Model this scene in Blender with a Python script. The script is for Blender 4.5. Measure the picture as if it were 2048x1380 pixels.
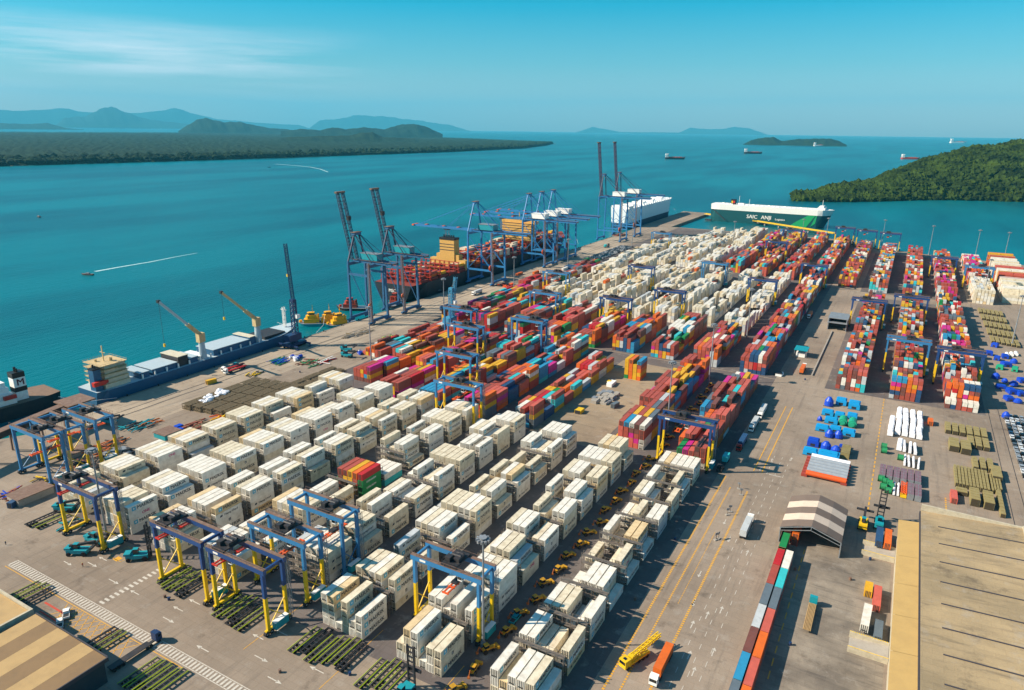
import bpy, math, random
from mathutils import Vector, Matrix
C = bpy.context.scene.collection
S = bpy.context.scene
for _o in list(bpy.data.objects): bpy.data.objects.remove(_o)
R = math.radians
random.seed(7)

# ---------------------------------------------------------------- camera
FPX, PITCH, ROLL, YAW, CAMH = 1388.79, 0.300566, 0.0123269, 0.511296, 151.414
def cam_basis():
    fwd = Vector((-math.sin(YAW)*math.cos(PITCH), math.cos(YAW)*math.cos(PITCH), -math.sin(PITCH)))
    right = Vector((math.cos(YAW), math.sin(YAW), 0)); up = right.cross(fwd)
    r = right*math.cos(ROLL) + up*math.sin(ROLL)
    u = up*math.cos(ROLL) - right*math.sin(ROLL)
    return r, u, fwd
CR, CU, CF = cam_basis()
cd = bpy.data.cameras.new('camera'); co = bpy.data.objects.new('camera', cd); C.objects.link(co)
cd.sensor_width = 36; cd.lens = 36*FPX/2048; cd.clip_start = 1; cd.clip_end = 200000
m = Matrix((CR, CU, -CF)).transposed().to_4x4(); m.translation = Vector((0, 0, CAMH)); co.matrix_world = m
S.camera = co
def ray(u, v): return CF + CR*((u-1024)/FPX) - CU*((v-690)/FPX)
def gpt(u, v, z=0):
    d = ray(u, v); t = (z-CAMH)/d.z; return d.x*t, d.y*t

# ---------------------------------------------------------------- sky, sun, exposure
SUN_EL = 35.0; SUN_DIR = Vector((-1, -0.62, 1.1766*math.tan(R(SUN_EL)))).normalized()
w = bpy.data.worlds.new("World"); S.world = w; w.use_nodes = True
nt = w.node_tree; N = nt.nodes; L = nt.links
bg = N['Background']
sky = N.new('ShaderNodeTexSky'); sky.sky_type = 'NISHITA'; sky.sun_disc = False
sky.sun_elevation = R(SUN_EL); sky.sun_rotation = math.atan2(SUN_DIR.x, SUN_DIR.y)
sky.air_density = 1.0; sky.dust_density = 0.6; sky.ozone_density = 1.0; sky.altitude = 100
tint = N.new('ShaderNodeMix'); tint.data_type = 'RGBA'; tint.blend_type = 'MULTIPLY'; tint.inputs[0].default_value = 1
L.new(sky.outputs[0], tint.inputs[6])
tcg = N.new('ShaderNodeTexCoord'); sg = N.new('ShaderNodeSeparateXYZ'); L.new(tcg.outputs['Generated'], sg.inputs[0])
rg = N.new('ShaderNodeValToRGB'); L.new(sg.outputs[2], rg.inputs[0]); el = rg.color_ramp.elements
el[0].position = 0.0; el[0].color = (0.95, 0.78, 0.80, 1); el[1].position = 1.0; el[1].color = (0.55, 0.85, 1.0, 1)
for p_, c_ in ((0.03, (0.92, 0.80, 0.84, 1)), (0.085, (0.40, 0.74, 0.82, 1)), (0.155, (0.0, 0.70, 0.86, 1)), (0.35, (0.10, 0.80, 1.0, 1)), (0.6, (0.45, 0.85, 1.0, 1))):
    e_ = el.new(p_); e_.color = c_
L.new(rg.outputs[0], tint.inputs[7])
# thin high cloud low on the left
tc = N.new('ShaderNodeTexCoord'); mp = N.new('ShaderNodeMapping'); mp.inputs['Scale'].default_value = (1.6, 1.6, 26)
nz = N.new('ShaderNodeTexNoise'); nz.inputs['Scale'].default_value = 1.6; nz.inputs['Detail'].default_value = 7; nz.inputs['Roughness'].default_value = 0.62
L.new(tc.outputs['Generated'], mp.inputs[0]); L.new(mp.outputs[0], nz.inputs[0])
cr = N.new('ShaderNodeMapRange'); cr.inputs[1].default_value = 0.47; cr.inputs[2].default_value = 0.74; cr.clamp = True
L.new(nz.outputs[0], cr.inputs[0])
sep = N.new('ShaderNodeSeparateXYZ'); L.new(tc.outputs['Generated'], sep.inputs[0])
el1 = N.new('ShaderNodeMapRange'); el1.inputs[1].default_value = 0.015; el1.inputs[2].default_value = 0.07; L.new(sep.outputs[2], el1.inputs[0])
el2 = N.new('ShaderNodeMapRange'); el2.inputs[1].default_value = 0.125; el2.inputs[2].default_value = 0.085; L.new(sep.outputs[2], el2.inputs[0])
az = N.new('ShaderNodeMapRange'); az.inputs[1].default_value = -0.62; az.inputs[2].default_value = -0.80; L.new(sep.outputs[0], az.inputs[0])
def mul(a, b):
    n = N.new('ShaderNodeMath'); n.operation = 'MULTIPLY'; L.new(a, n.inputs[0])
    if isinstance(b, float): n.inputs[1].default_value = b
    else: L.new(b, n.inputs[1])
    return n.outputs[0]
cf = mul(mul(mul(mul(cr.outputs[0], el1.outputs[0]), el2.outputs[0]), az.outputs[0]), 0.75)
cm = N.new('ShaderNodeMix'); cm.data_type = 'RGBA'; L.new(cf, cm.inputs[0]); L.new(tint.outputs[2], cm.inputs[6]); cm.inputs[7].default_value = (9.5, 8.6, 8.8, 1)
L.new(cm.outputs[2], bg.inputs[0]); bg.inputs[1].default_value = 0.08
sd = bpy.data.lights.new('sun', 'SUN'); sd.energy = 5.0; sd.angle = R(0.5); sd.color = (1.0, 0.87, 0.70)
so = bpy.data.objects.new('sun', sd); C.objects.link(so); so.rotation_euler = SUN_DIR.to_track_quat('Z', 'Y').to_euler(); so.location = (-500, 0, 600)
S.view_settings.view_transform = 'Standard'; S.view_settings.look = 'None'; S.view_settings.gamma = 1
S.view_settings.exposure = 0.92
S.render.engine = 'CYCLES'
S.cycles.max_bounces = 6; S.cycles.diffuse_bounces = 3; S.cycles.glossy_bounces = 2; S.cycles.transmission_bounces = 2; S.cycles.volume_bounces = 0
S.render.resolution_x = 1024; S.render.resolution_y = 690

# ---------------------------------------------------------------- helpers
def lin(h):
    h = h.lstrip('#'); o = []
    for i in (0, 2, 4):
        c = int(h[i:i+2], 16)/255; o.append(c/12.92 if c <= .04045 else ((c+.055)/1.055)**2.4)
    return (*o, 1)
MATS = {}
def mat(name, hexcol, rough=0.6, metal=0.0, dirt=0.25, dscale=0.6, dcol='#4a3f36', vary=0.0, bump=0.0, bscale=3.0, spec=0.4, wave=None):
    if name in MATS: return MATS[name]
    mt = bpy.data.materials.new(name); mt.use_nodes = True
    n = mt.node_tree.nodes; l = mt.node_tree.links; b = n['Principled BSDF']
    b.inputs['Roughness'].default_value = rough; b.inputs['Metallic'].default_value = metal
    b.inputs['Specular IOR Level'].default_value = spec
    tcn = n.new('ShaderNodeTexCoord'); nn = n.new('ShaderNodeTexNoise'); nn.inputs['Scale'].default_value = dscale
    nn.inputs['Detail'].default_value = 6; nn.inputs['Roughness'].default_value = 0.65
    geo = n.new('ShaderNodeNewGeometry'); l.new(geo.outputs['Position'], nn.inputs[0])
    mr = n.new('ShaderNodeMapRange'); mr.inputs[1].default_value = 0.42; mr.inputs[2].default_value = 0.78; mr.inputs[3].default_value = 0; mr.inputs[4].default_value = dirt
    l.new(nn.outputs[0], mr.inputs[0])
    mx = n.new('ShaderNodeMix'); mx.data_type = 'RGBA'; l.new(mr.outputs[0], mx.inputs[0])
    mx.inputs[6].default_value = lin(hexcol); mx.inputs[7].default_value = lin(dcol)
    out = mx.outputs[2]
    if vary:
        oi = n.new('ShaderNodeObjectInfo'); v = n.new('ShaderNodeMapRange'); v.inputs[3].default_value = 1-vary; v.inputs[4].default_value = 1+vary*0.6
        l.new(oi.outputs['Random'], v.inputs[0]); hs = n.new('ShaderNodeHueSaturation'); l.new(v.outputs[0], hs.inputs['Value']); l.new(out, hs.inputs['Color']); out = hs.outputs[0]
    l.new(out, b.inputs['Base Color'])
    if bump or wave:
        bp = n.new('ShaderNodeBump'); bp.inputs['Strength'].default_value = bump or 0.4
        if wave:
            wv = n.new('ShaderNodeTexWave'); wv.bands_direction = wave[0]; wv.inputs['Scale'].default_value = wave[1]; l.new(geo.outputs['Position'], wv.inputs[0]); l.new(wv.outputs[0], bp.inputs['Height'])
            bp.inputs['Distance'].default_value = 0.06
        else:
            n2 = n.new('ShaderNodeTexNoise'); n2.inputs['Scale'].default_value = bscale; n2.inputs['Detail'].default_value = 4; l.new(geo.outputs['Position'], n2.inputs[0]); l.new(n2.outputs[0], bp.inputs['Height'])
        l.new(bp.outputs[0], b.inputs['Normal'])
    MATS[name] = mt; return mt

class MB:
    """collects geometry for one mesh; k = material slot"""
    def __init__(s): s.v = []; s.f = []; s.m = []; s.k = 0
    def face(s, pts):
        i = len(s.v); s.v += [tuple(p) for p in pts]; s.f.append(tuple(range(i, i+len(pts)))); s.m.append(s.k)
    def box(s, x0, x1, y0, y1, z0, z1, bottom=True, rot=0, c=(0, 0)):
        P = [(x0,y0,z0),(x1,y0,z0),(x1,y1,z0),(x0,y1,z0),(x0,y0,z1),(x1,y0,z1),(x1,y1,z1),(x0,y1,z1)]
        if rot:
            ca, sa = math.cos(rot), math.sin(rot)
            P = [(c[0]+(x-c[0])*ca-(y-c[1])*sa, c[1]+(x-c[0])*sa+(y-c[1])*ca, z) for x, y, z in P]
        i = len(s.v); s.v += P
        F = [(0,1,5,4),(1,2,6,5),(2,3,7,6),(3,0,4,7),(4,5,6,7)]
        if bottom: F.append((3,2,1,0))
        for q in F: s.f.append(tuple(i+a for a in q)); s.m.append(s.k)
        return s
    def beam(s, p, q, w, h=None):
        p, q = Vector(p), Vector(q); h = h or w; d = (q-p).normalized()
        a = d.cross(Vector((0, 0, 1)))
        if a.length < 1e-3: a = Vector((1, 0, 0))
        a.normalize(); b = a.cross(d).normalized(); a *= w/2; b *= h/2
        P = [p-a-b, p+a-b, p+a+b, p-a+b, q-a-b, q+a-b, q+a+b, q-a+b]; i = len(s.v); s.v += [tuple(x) for x in P]
        for f_ in [(0,1,5,4),(1,2,6,5),(2,3,7,6),(3,0,4,7),(4,5,6,7),(3,2,1,0)]: s.f.append(tuple(i+a_ for a_ in f_)); s.m.append(s.k)
        return s
    def cyl(s, p, q, r, n=10, r2=None, cap=True):
        p, q = Vector(p), Vector(q); d = (q-p).normalized(); r2 = r if r2 is None else r2
        a = d.cross(Vector((0, 0, 1)))
        if a.length < 1e-3: a = Vector((1, 0, 0))
        a.normalize(); b = d.cross(a); i = len(s.v)
        for pt, rr in ((p, r), (q, r2)):
            for j in range(n):
                t = 2*math.pi*j/n; s.v.append(tuple(pt + a*math.cos(t)*rr + b*math.sin(t)*rr))
        for j in range(n): s.f.append((i+j, i+(j+1) % n, i+n+(j+1) % n, i+n+j)); s.m.append(s.k)
        if cap:
            s.f.append(tuple(i+j for j in reversed(range(n)))); s.m.append(s.k)
            s.f.append(tuple(i+n+j for j in range(n))); s.m.append(s.k)
        return s
    def prism(s, poly, z0, z1, bottom=False):
        n = len(poly); i = len(s.v); s.v += [(x, y, z0) for x, y in poly] + [(x, y, z1) for x, y in poly]
        for j in range(n): s.f.append((i+j, i+(j+1) % n, i+n+(j+1) % n, i+n+j)); s.m.append(s.k)
        s.f.append(tuple(i+n+j for j in range(n))); s.m.append(s.k)
        if bottom: s.f.append(tuple(i+j for j in reversed(range(n)))); s.m.append(s.k)
        return s
    def lattice(s, p, q, w, n, t=0.25):
        """square truss from p to q"""
        p, q = Vector(p), Vector(q); d = (q-p).normalized(); a = d.cross(Vector((0, 0, 1)))
        if a.length < 1e-3: a = Vector((1, 0, 0))
        a.normalize(); b = a.cross(d).normalized(); w2 = w/2
        cs = [a*w2+b*w2, -a*w2+b*w2, -a*w2-b*w2, a*w2-b*w2]
        for c_ in cs: s.beam(p+c_, q+c_, t)
        for k in range(n):
            A = p+(q-p)*(k/n); B = p+(q-p)*((k+1)/n)
            for j in range(4): s.beam(A+cs[j], B+cs[(j+1) % 4], t*0.6)
            for j in range(4): s.beam(A+cs[j], A+cs[(j+1) % 4], t*0.6)
        return s
    def text(s, txt, o, ud, vd, h, lift=0.0):
        V, F = tgeo(txt); o, ud, vd = Vector(o), Vector(ud).normalized(), Vector(vd).normalized(); nn = ud.cross(vd)*lift
        i = len(s.v); s.v += [tuple(o + ud*x*h + vd*y*h + nn) for x, y in V]
        for f_ in F: s.f.append(tuple(i+a for a in f_)); s.m.append(s.k)
        e = ud.cross(vd)*.008 + ud*(.045*h) + vd*(.012*h); i = len(s.v); s.v += [tuple(o + ud*x*h + vd*y*h + nn + e) for x, y in V]
        for f_ in F: s.f.append(tuple(i+a for a in f_)); s.m.append(s.k)
        return s
    def blob(s, c, r, jit=0.2, rnd=random, sq=1.0):
        """small bumpy clump"""
        i = len(s.v)
        for x, y, z in ICO[0]:
            k = r*(1+rnd.uniform(-jit, jit)); s.v.append((c[0]+x*k, c[1]+y*k, c[2]+z*k*sq))
        for f_ in ICO[1]: s.f.append(tuple(i+a for a in f_)); s.m.append(s.k)
    def build(s, name, mats, parent=None, loc=None, smooth=False):
        me = bpy.data.meshes.new(name); me.from_pydata(s.v, [], s.f)
        for m_ in (mats if isinstance(mats, (list, tuple)) else [mats]): me.materials.append(m_)
        if len(me.materials) > 1: me.polygons.foreach_set('material_index', s.m)
        if smooth: me.polygons.foreach_set('use_smooth', [True]*len(me.polygons))
        me.update(); o = bpy.data.objects.new(name, me); C.objects.link(o)
        if parent: o.parent = parent
        if loc: o.location = loc
        return o
def _ico():
    import bmesh
    bm = bmesh.new(); bmesh.ops.create_icosphere(bm, subdivisions=1, radius=1)
    bm.verts.ensure_lookup_table(); V = [tuple(v.co) for v in bm.verts]; F = [tuple(v.index for v in f.verts) for f in bm.faces]; bm.free(); return V, F
ICO = _ico()
_TG = {}
def tgeo(txt):
    if txt in _TG: return _TG[txt]
    cu = bpy.data.curves.new('t', 'FONT'); cu.body = txt; cu.size = 1.0; cu.resolution_u = 2; cu.offset = 0.0
    ob = bpy.data.objects.new('t', cu); C.objects.link(ob); dg = bpy.context.evaluated_depsgraph_get()
    me = bpy.data.meshes.new_from_object(ob.evaluated_get(dg))
    V = [(v.co.x, v.co.y) for v in me.vertices]; F = [tuple(p.vertices) for p in me.polygons]
    bpy.data.objects.remove(ob); bpy.data.curves.remove(cu); bpy.data.meshes.remove(me)
    F = [f if sum((V[f[i]][0]*V[f[(i+1) % len(f)]][1]-V[f[(i+1) % len(f)]][0]*V[f[i]][1]) for i in range(len(f))) > 0 else f[::-1] for f in F]
    _TG[txt] = (V, F); return V, F
def thing(name, label, cat, loc=(0, 0, 0), rz=0.0, group=None):
    o = bpy.data.objects.new(name, None); C.objects.link(o); o.location = loc; o.rotation_euler = (0, 0, rz); o.empty_display_size = 1
    tag(o, label, cat, group); return o
def tag(o, label=None, cat=None, group=None, kind=None):
    if label: o['label'] = label
    if cat: o['category'] = cat
    if group: o['group'] = group
    if kind: o['kind'] = kind
    return o
def copy_tree(o, parent=None):
    c = o.copy(); C.objects.link(c)
    if parent: c.parent = parent
    for ch in list(o.children): copy_tree(ch, c)
    return c
def again(proto, loc, rz=0.0, label=None, group=None):
    c = copy_tree(proto); c.location = loc; c.rotation_euler = (0, 0, rz)
    if label: c['label'] = label
    if group: c['group'] = group
    return c
ORD = ['zeroth', 'first', 'second', 'third', 'fourth', 'fifth', 'sixth', 'seventh', 'eighth', 'ninth', 'tenth', 'eleventh', 'twelfth', 'thirteenth', 'fourteenth', 'fifteenth', 'sixteenth', 'seventeenth', 'eighteenth', 'nineteenth', 'twentieth', 'twenty-first', 'twenty-second', 'twenty-third', 'twenty-fourth', 'twenty-fifth', 'twenty-sixth', 'twenty-seventh', 'twenty-eighth', 'twenty-ninth', 'thirtieth']
ORD += ['%s-%s' % (t, o) for t in ('thirty', 'forty') for o in ORD[1:10]]

# common materials
M_blue = mat('crane_dark_blue_paint', '#173f74', 0.45, dirt=0.35, dcol='#3b4048')
M_lblue = mat('crane_light_blue_paint', '#2f74a4', 0.45, dirt=0.4, dcol='#4c5560')
M_yel = mat('safety_yellow_paint', '#dcb313', 0.5, dirt=0.3, dcol='#6b5420')
M_red = mat('spreader_red_paint', '#b8281c', 0.5, dirt=0.3)
M_org = mat('orange_paint', '#d8551b', 0.5, dirt=0.3)
M_teal = mat('teal_paint', '#138a96', 0.5, dirt=0.25, dcol='#31525a')
M_dark = mat('dark_machinery', '#24262b', 0.6, dirt=0.5, dcol='#55463c')
M_tyre = mat('tyre_rubber', '#15151a', 0.8, dirt=0.3)
M_steel = mat('galvanised_steel', '#8e9296', 0.5, 0.3, dirt=0.4)
M_rustbrown = mat('rusty_walkway', '#6d5447', 0.8, dirt=0.5, dcol='#9a8473')
M_white = mat('white_paint', '#e8e6e0', 0.5, dirt=0.25, dcol='#8d8478')
M_glass = mat('dark_glass', '#101b24', 0.1, dirt=0.0, spec=0.8)
M_lime = mat('lime_yellow_paint', '#b5c818', 0.5, dirt=0.35, dcol='#5a5a24')
M_black = mat('black_paint', '#101216', 0.5, dirt=0.2)
M_green = mat('green_paint', '#1f7d4c', 0.5, dirt=0.3)
M_conc = mat('concrete', '#9b948a', 0.85, dirt=0.4, dcol='#6c645b')
M_navy = mat('navy_paint', '#15325a', 0.45, dirt=0.3)

# ================================================================ SETTING
def ground_mat(name, c1, c2, streak_axis, st=0.5, big=0.013):
    mt = bpy.data.materials.new(name); mt.use_nodes = True; n = mt.node_tree.nodes; l = mt.node_tree.links; b = n['Principled BSDF']
    b.inputs['Roughness'].default_value = 0.9; b.inputs['Specular IOR Level'].default_value = 0.25
    g = n.new('ShaderNodeNewGeometry')
    def noise(scale, sc=(1, 1, 1), det=6, ro=0.6, off=0):
        mp_ = n.new('ShaderNodeMapping'); mp_.inputs['Scale'].default_value = sc; mp_.inputs['Location'].default_value = (off, off*2, 0); l.new(g.outputs['Position'], mp_.inputs[0])
        x = n.new('ShaderNodeTexNoise'); x.inputs['Scale'].default_value = scale; x.inputs['Detail'].default_value = det; x.inputs['Roughness'].default_value = ro; l.new(mp_.outputs[0], x.inputs[0]); return x.outputs[0]
    def rng(x, a, b_, c=0, d=1):
        r_ = n.new('ShaderNodeMapRange'); l.new(x, r_.inputs[0])
        for i_, v_ in zip((1, 2, 3, 4), (a, b_, c, d)): r_.inputs[i_].default_value = v_
        return r_.outputs[0]
    def mix(f, a, b_, bt='MIX'):
        x = n.new('ShaderNodeMix'); x.data_type = 'RGBA'; x.blend_type = bt
        l.new(f, x.inputs[0]) if not isinstance(f, float) else setattr(x.inputs[0], 'default_value', f)
        for i_, v_ in ((6, a), (7, b_)):
            if isinstance(v_, tuple): x.inputs[i_].default_value = v_
            else: l.new(v_, x.inputs[i_])
        return x.outputs[2]
    o = mix(rng(noise(big, det=8), 0.40, 0.62), lin(c1), lin(c2))
    sx = (0.12, 1, 1) if streak_axis == 'X' else (1, 0.06, 1)
    o = mix(rng(noise(0.35, sx, 5, 0.7, 31), 0.52, 0.72, 0, st), o, lin('#3d3a3a'))
    o = mix(rng(noise(0.09, (1, 1, 1), 7, 0.72, 77), 0.57, 0.70, 0, 0.6), o, lin('#4a4038'))
    o = mix(rng(noise(0.16, (1, 1, 1), 5, 0.7, 131), 0.56, 0.70, 0, 0.5), o, lin('#a39b90'))
    o = mix(rng(noise(1.8, (1, 1, 1), 4, 0.7, 17), 0.3, 0.7, 0, 0.22), o, lin('#57504a'))
    # slab joints
    br = n.new('ShaderNodeTexBrick'); br.inputs['Scale'].default_value = 0.1; br.inputs['Mortar Size'].default_value = 0.006; br.inputs['Color1'].default_value = (1, 1, 1, 1); br.inputs['Color2'].default_value = (0.86, 0.86, 0.86, 1); br.inputs['Mortar'].default_value = (0.72, 0.7, 0.68, 1)
    l.new(g.outputs['Position'], br.inputs[0]); o = mix(0.6, o, br.outputs[0], 'MULTIPLY')
    l.new(o, b.inputs['Base Color']); return mt
G_main = ground_mat('weathered_asphalt', '#9a8a79', '#847566', 'Y', 0.35)
G_lane = ground_mat('lane_asphalt_part_shade', '#5c5453', '#6e6560', 'Y', 0.35)  # dark asphalt of the lanes, with stack shade partly painted into the tone
G_quay = ground_mat('quay_concrete', '#b3a28c', '#978877', 'Y', 0.6)
G_dirt = ground_mat('dusty_concrete', '#a08c72', '#857562', 'X', 0.4)
G_court = ground_mat('stained_concrete', '#968a7a', '#6f665c', 'X', 0.6, 0.05)
G_roof = ground_mat('tan_roof_sheets', '#ab9572', '#8f7e62', 'X', 0.45, 0.03)

land = [(-382, 190), (-382, 985), (-386, 1150), (-392, 1392), (-340, 1388), (-341, 1145), (-64, 1150), (-58, 1104), (30, 1068), (130, 1045), (900, 900), (900, -300), (-900, -300), (-900, 20), (-470, 20), (-430, 95), (-392, 128), (-372, 165)]
land = land[::-1]
b = MB(); b.prism(land, -7, 0); tag(b.build('ground', G_main), 'grey weathered asphalt of the container terminal', 'ground', kind='structure')
b = MB()
def sheet(x0, x1, y0, y1, z): b.face([(x0, y0, z), (x1, y0, z), (x1, y1, z), (x0, y1, z)])
sheet(-381.6, -335, 190, 984, .012)
tag(b.build('quay', G_quay), 'pale concrete quay apron along the water', 'quay', kind='structure')
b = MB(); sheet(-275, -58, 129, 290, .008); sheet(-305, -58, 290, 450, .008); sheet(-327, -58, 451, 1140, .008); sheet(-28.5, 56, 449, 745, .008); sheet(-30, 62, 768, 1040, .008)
tag(b.build('yard_paving', G_lane), 'dark asphalt lanes between the container stacks, tone partly painted shade', 'paving', kind='structure')
b = MB(); sheet(-156, -118, 296, 436, .02); tag(b.build('dusty_clearing', G_dirt), 'dusty brown clearing among the coloured stacks', 'clearing', kind='structure')
b = MB(); sheet(-17, 14.6, 150, 262, .02); tag(b.build('loading_yard', G_court), 'stained loading yard beside the tan warehouse', 'yard', kind='structure')

# painted markings
MW = mat('white_road_paint', '#c3bbae', 0.8, dirt=0.65, dscale=1.2, dcol='#7a726b')
MY = mat('yellow_road_paint', '#d39a26', 0.8, dirt=0.5, dscale=1.2, dcol='#7a6b55')
MR = mat('red_road_paint', '#b5412c', 0.8, dirt=0.5, dscale=1.2, dcol='#7a5f55')
b = MB(); Z = .03
def q4(x0, x1, y0, y1): b.face([(x0, y0, Z), (x1, y0, Z), (x1, y1, Z), (x0, y1, Z)])
def arrow(x, y, L_=6, dx=0, dy=1, s=1):
    px, py = -dy, dx; w_ = .18*s
    P = lambda a, c_: (x+dx*a+px*c_, y+dy*a+py*c_, Z)
    b.face([P(0, -w_), P(L_*.7, -w_), P(L_*.7, w_), P(0, w_)]); b.face([P(L_*.65, -.75*s), P(L_, 0), P(L_*.65, .75*s)])
b.k = 0
# striped walkway across the near yard
x = -262
while x < -100:
    q4(x, x+.75, 99.0, 101.6); x += 1.5
q4(-262, -100, 98.6, 98.85); q4(-262, -100, 101.8, 102.05)
y = 103
while y < 126: q4(-213.9, -211.6, y, y+.8); y += 1.7
for (px, py, L_, dx, dy) in [(-239, 114, 7, 1, 0), (-234, 118, 6, -1, 0), (-223, 112, 7, 1, 0), (-206, 112, 6, -1, 0), (-189, 109, 7, 1, 0), (-186, 114, 6, -1, 0), (-184, 119, 7, -1, 0), (-163, 106, 7, -1, 0), (-150, 112, 7, 1, 0), (-153, 118, 6, -1, 0), (-148, 123, 7, -1, 0), (-140, 108, 7, 1, 0), (-131, 104, 7, 1, 0), (-127, 117, 7, -1, 0), (-250, 118, 6, 1, 0), (-247, 110, 6, 1, 0)]: arrow(px, py, L_*.8, dx, dy, .85)
# lane dashes and arrows of the wide road
for xx in (-38.5, -35.0, -31.5):
    y = 130
    while y < 335: q4(xx-.09, xx+.09, y, y+2.6); y += 6.5
for (xx, y0) in [(-42.5, 205), (-40, 190), (-37, 197), (-33.6, 202), (-45, 222), (-41, 250), (-33, 240), (-45.5, 262), (-37, 176), (-34, 170), (-31, 181), (-42, 318), (-39, 326), (-35, 320), (-31, 332)]: arrow(xx, y0, 4.2, 0, 1 if xx > -41 else -1, .9)
q4(-37.5, -32, 312, 312.5)
b.k = 1
def yl(xx, y0, y1, ww=.45, dash=1.1):
    y = y0
    while y < y1: q4(xx-ww/2, xx+ww/2, y, y+dash*.62); y += dash
yl(-54.5, 128, 300, .8); yl(-50.2, 128, 290, .6); yl(-42.8, 128, 290, .8); yl(-47, 200, 250, .25)
q4(-44.6, -44.2, 312, 405); q4(-41.0, -40.5, 312, 405)
yl(4.6, 300, 450, .5, 5); yl(33.4, 318, 330, .6, 2); yl(-14.5, 180, 255, .35, 6)
for xx in (-155.0, -93.5, -124.0): q4(xx, xx+.2, 112, 140)
for i in range(12):   # yellow hatching near the parked cars
    b.face([(-222+i*3, 91, Z), (-221.7+i*3, 91, Z), (-216.7+i*3, 97.5, Z), (-217+i*3, 97.5, Z)])
    b.face([(-216.7+i*3, 91, Z), (-217+i*3, 91, Z), (-222+i*3, 97.5, Z), (-221.7+i*3, 97.5, Z)])
q4(-262, -160, 97.7, 97.95)
for k_ in range(7): q4(-236, -229, 120+k_*1.2, 120.2+k_*1.2) if k_ in (0, 6) else None
q4(-236, -235.8, 120, 127.4); q4(-229.2, -229, 120, 127.4); q4(-233, -230.5, 119.5, 121.8)
b.k = 2; q4(-229, -214.5, 93.6, 94.3); q4(-226, -216, 90.4, 91.0)
tag(b.build('road_markings', [MW, MY, MR]), 'white, yellow and red lines and arrows painted on the asphalt', 'markings', kind='structure')
# crane rails along the quay
b = MB(); Z = .04
for xx in (-384+3.2, -361.5, -355.5): b.box(xx-.25, xx+.25, 195, 1100, .0, .06, False)
for xx in (62.6, 57.5): b.box(xx-.12, xx+.12, 150, 465, .0, .05, False)
tag(b.build('rails', M_dark), 'dark steel crane rails let into the quay', 'rails', kind='structure')

# water
mt = bpy.data.materials.new('sea_water'); mt.use_nodes = True; n = mt.node_tree.nodes; l = mt.node_tree.links; pb = n['Principled BSDF']
g = n.new('ShaderNodeNewGeometry')
mpn = n.new('ShaderNodeMapping'); mpn.inputs['Scale'].default_value = (0.9, 0.22, 1); mpn.inputs['Rotation'].default_value = (0, 0, R(35)); l.new(g.outputs['Position'], mpn.inputs[0])
n1 = n.new('ShaderNodeTexNoise'); n1.inputs['Scale'].default_value = 0.004; n1.inputs['Detail'].default_value = 7; n1.inputs['Roughness'].default_value = 0.6; l.new(mpn.outputs[0], n1.inputs[0])
mrn = n.new('ShaderNodeMapRange'); mrn.inputs[1].default_value = .42; mrn.inputs[2].default_value = .58; l.new(n1.outputs[0], mrn.inputs[0])
mxn = n.new('ShaderNodeMix'); mxn.data_type = 'RGBA'; l.new(mrn.outputs[0], mxn.inputs[0]); mxn.inputs[6].default_value = lin('#01646c'); mxn.inputs[7].default_value = lin('#014852')
l.new(mxn.outputs[2], pb.inputs['Base Color']); pb.inputs['Roughness'].default_value = 0.3; pb.inputs['IOR'].default_value = 1.33; pb.inputs['Specular IOR Level'].default_value = 0.3; pb.inputs['Specular Tint'].default_value = (0.2, 0.9, 1, 1)
n2 = n.new('ShaderNodeTexNoise'); n2.inputs['Scale'].default_value = 0.35; n2.inputs['Detail'].default_value = 5; n2.inputs['Roughness'].default_value = 0.6; l.new(mpn.outputs[0], n2.inputs[0])
bpn = n.new('ShaderNodeBump'); bpn.inputs['Strength'].default_value = 0.9; bpn.inputs['Distance'].default_value = 0.7; l.new(n2.outputs[0], bpn.inputs['Height']); l.new(bpn.outputs[0], pb.inputs['Normal'])
M_sea = mt
b = MB(); E_ = 61500
b.face([(-E_, -E_, -4), (E_, -E_, -4), (E_, E_, -4), (-E_, E_, -4)])
tag(b.build('water', M_sea), 'teal sea with faint current bands', 'water', kind='structure')
M_foam = mat('foam', '#b9d3d3', 0.8, dirt=0.6, dscale=.3, dcol='#2b8490')
M_sand = mat('pale_sand', '#b9ab92', 0.9, dirt=0.4)

# hills from profiles: each stands at its own distance with its own depth
def veg_mat(name, c1, c2, scale, bump=1.0, bd=4.0):
    mt = bpy.data.materials.new(name); mt.use_nodes = True; n = mt.node_tree.nodes; l = mt.node_tree.links; pb = n['Principled BSDF']
    g = n.new('ShaderNodeNewGeometry'); x = n.new('ShaderNodeTexNoise'); x.inputs['Scale'].default_value = scale; x.inputs['Detail'].default_value = 8; x.inputs['Roughness'].default_value = 0.7; l.new(g.outputs['Position'], x.inputs[0])
    r_ = n.new('ShaderNodeMapRange'); r_.inputs[1].default_value = .35; r_.inputs[2].default_value = .66; l.new(x.outputs[0], r_.inputs[0])
    mx = n.new('ShaderNodeMix'); mx.data_type = 'RGBA'; l.new(r_.outputs[0], mx.inputs[0]); mx.inputs[6].default_value = lin(c1); mx.inputs[7].default_value = lin(c2)
    l.new(mx.outputs[2], pb.inputs['Base Color']); pb.inputs['Roughness'].default_value = 0.95; pb.inputs['Specular IOR Level'].default_value = 0.1
    bp = n.new('ShaderNodeBump'); bp.inputs['Strength'].default_value = bump; bp.inputs['Distance'].default_value = bd; l.new(x.outputs[0], bp.inputs['Height']); l.new(bp.outputs[0], pb.inputs['Normal'])
    return mt
V_far = veg_mat('distant_forest', '#12261c', '#22382a', 0.004, 1, 30)
V_mid = veg_mat('coastal_forest', '#10231a', '#26381f', 0.012, 1, 14)
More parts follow.
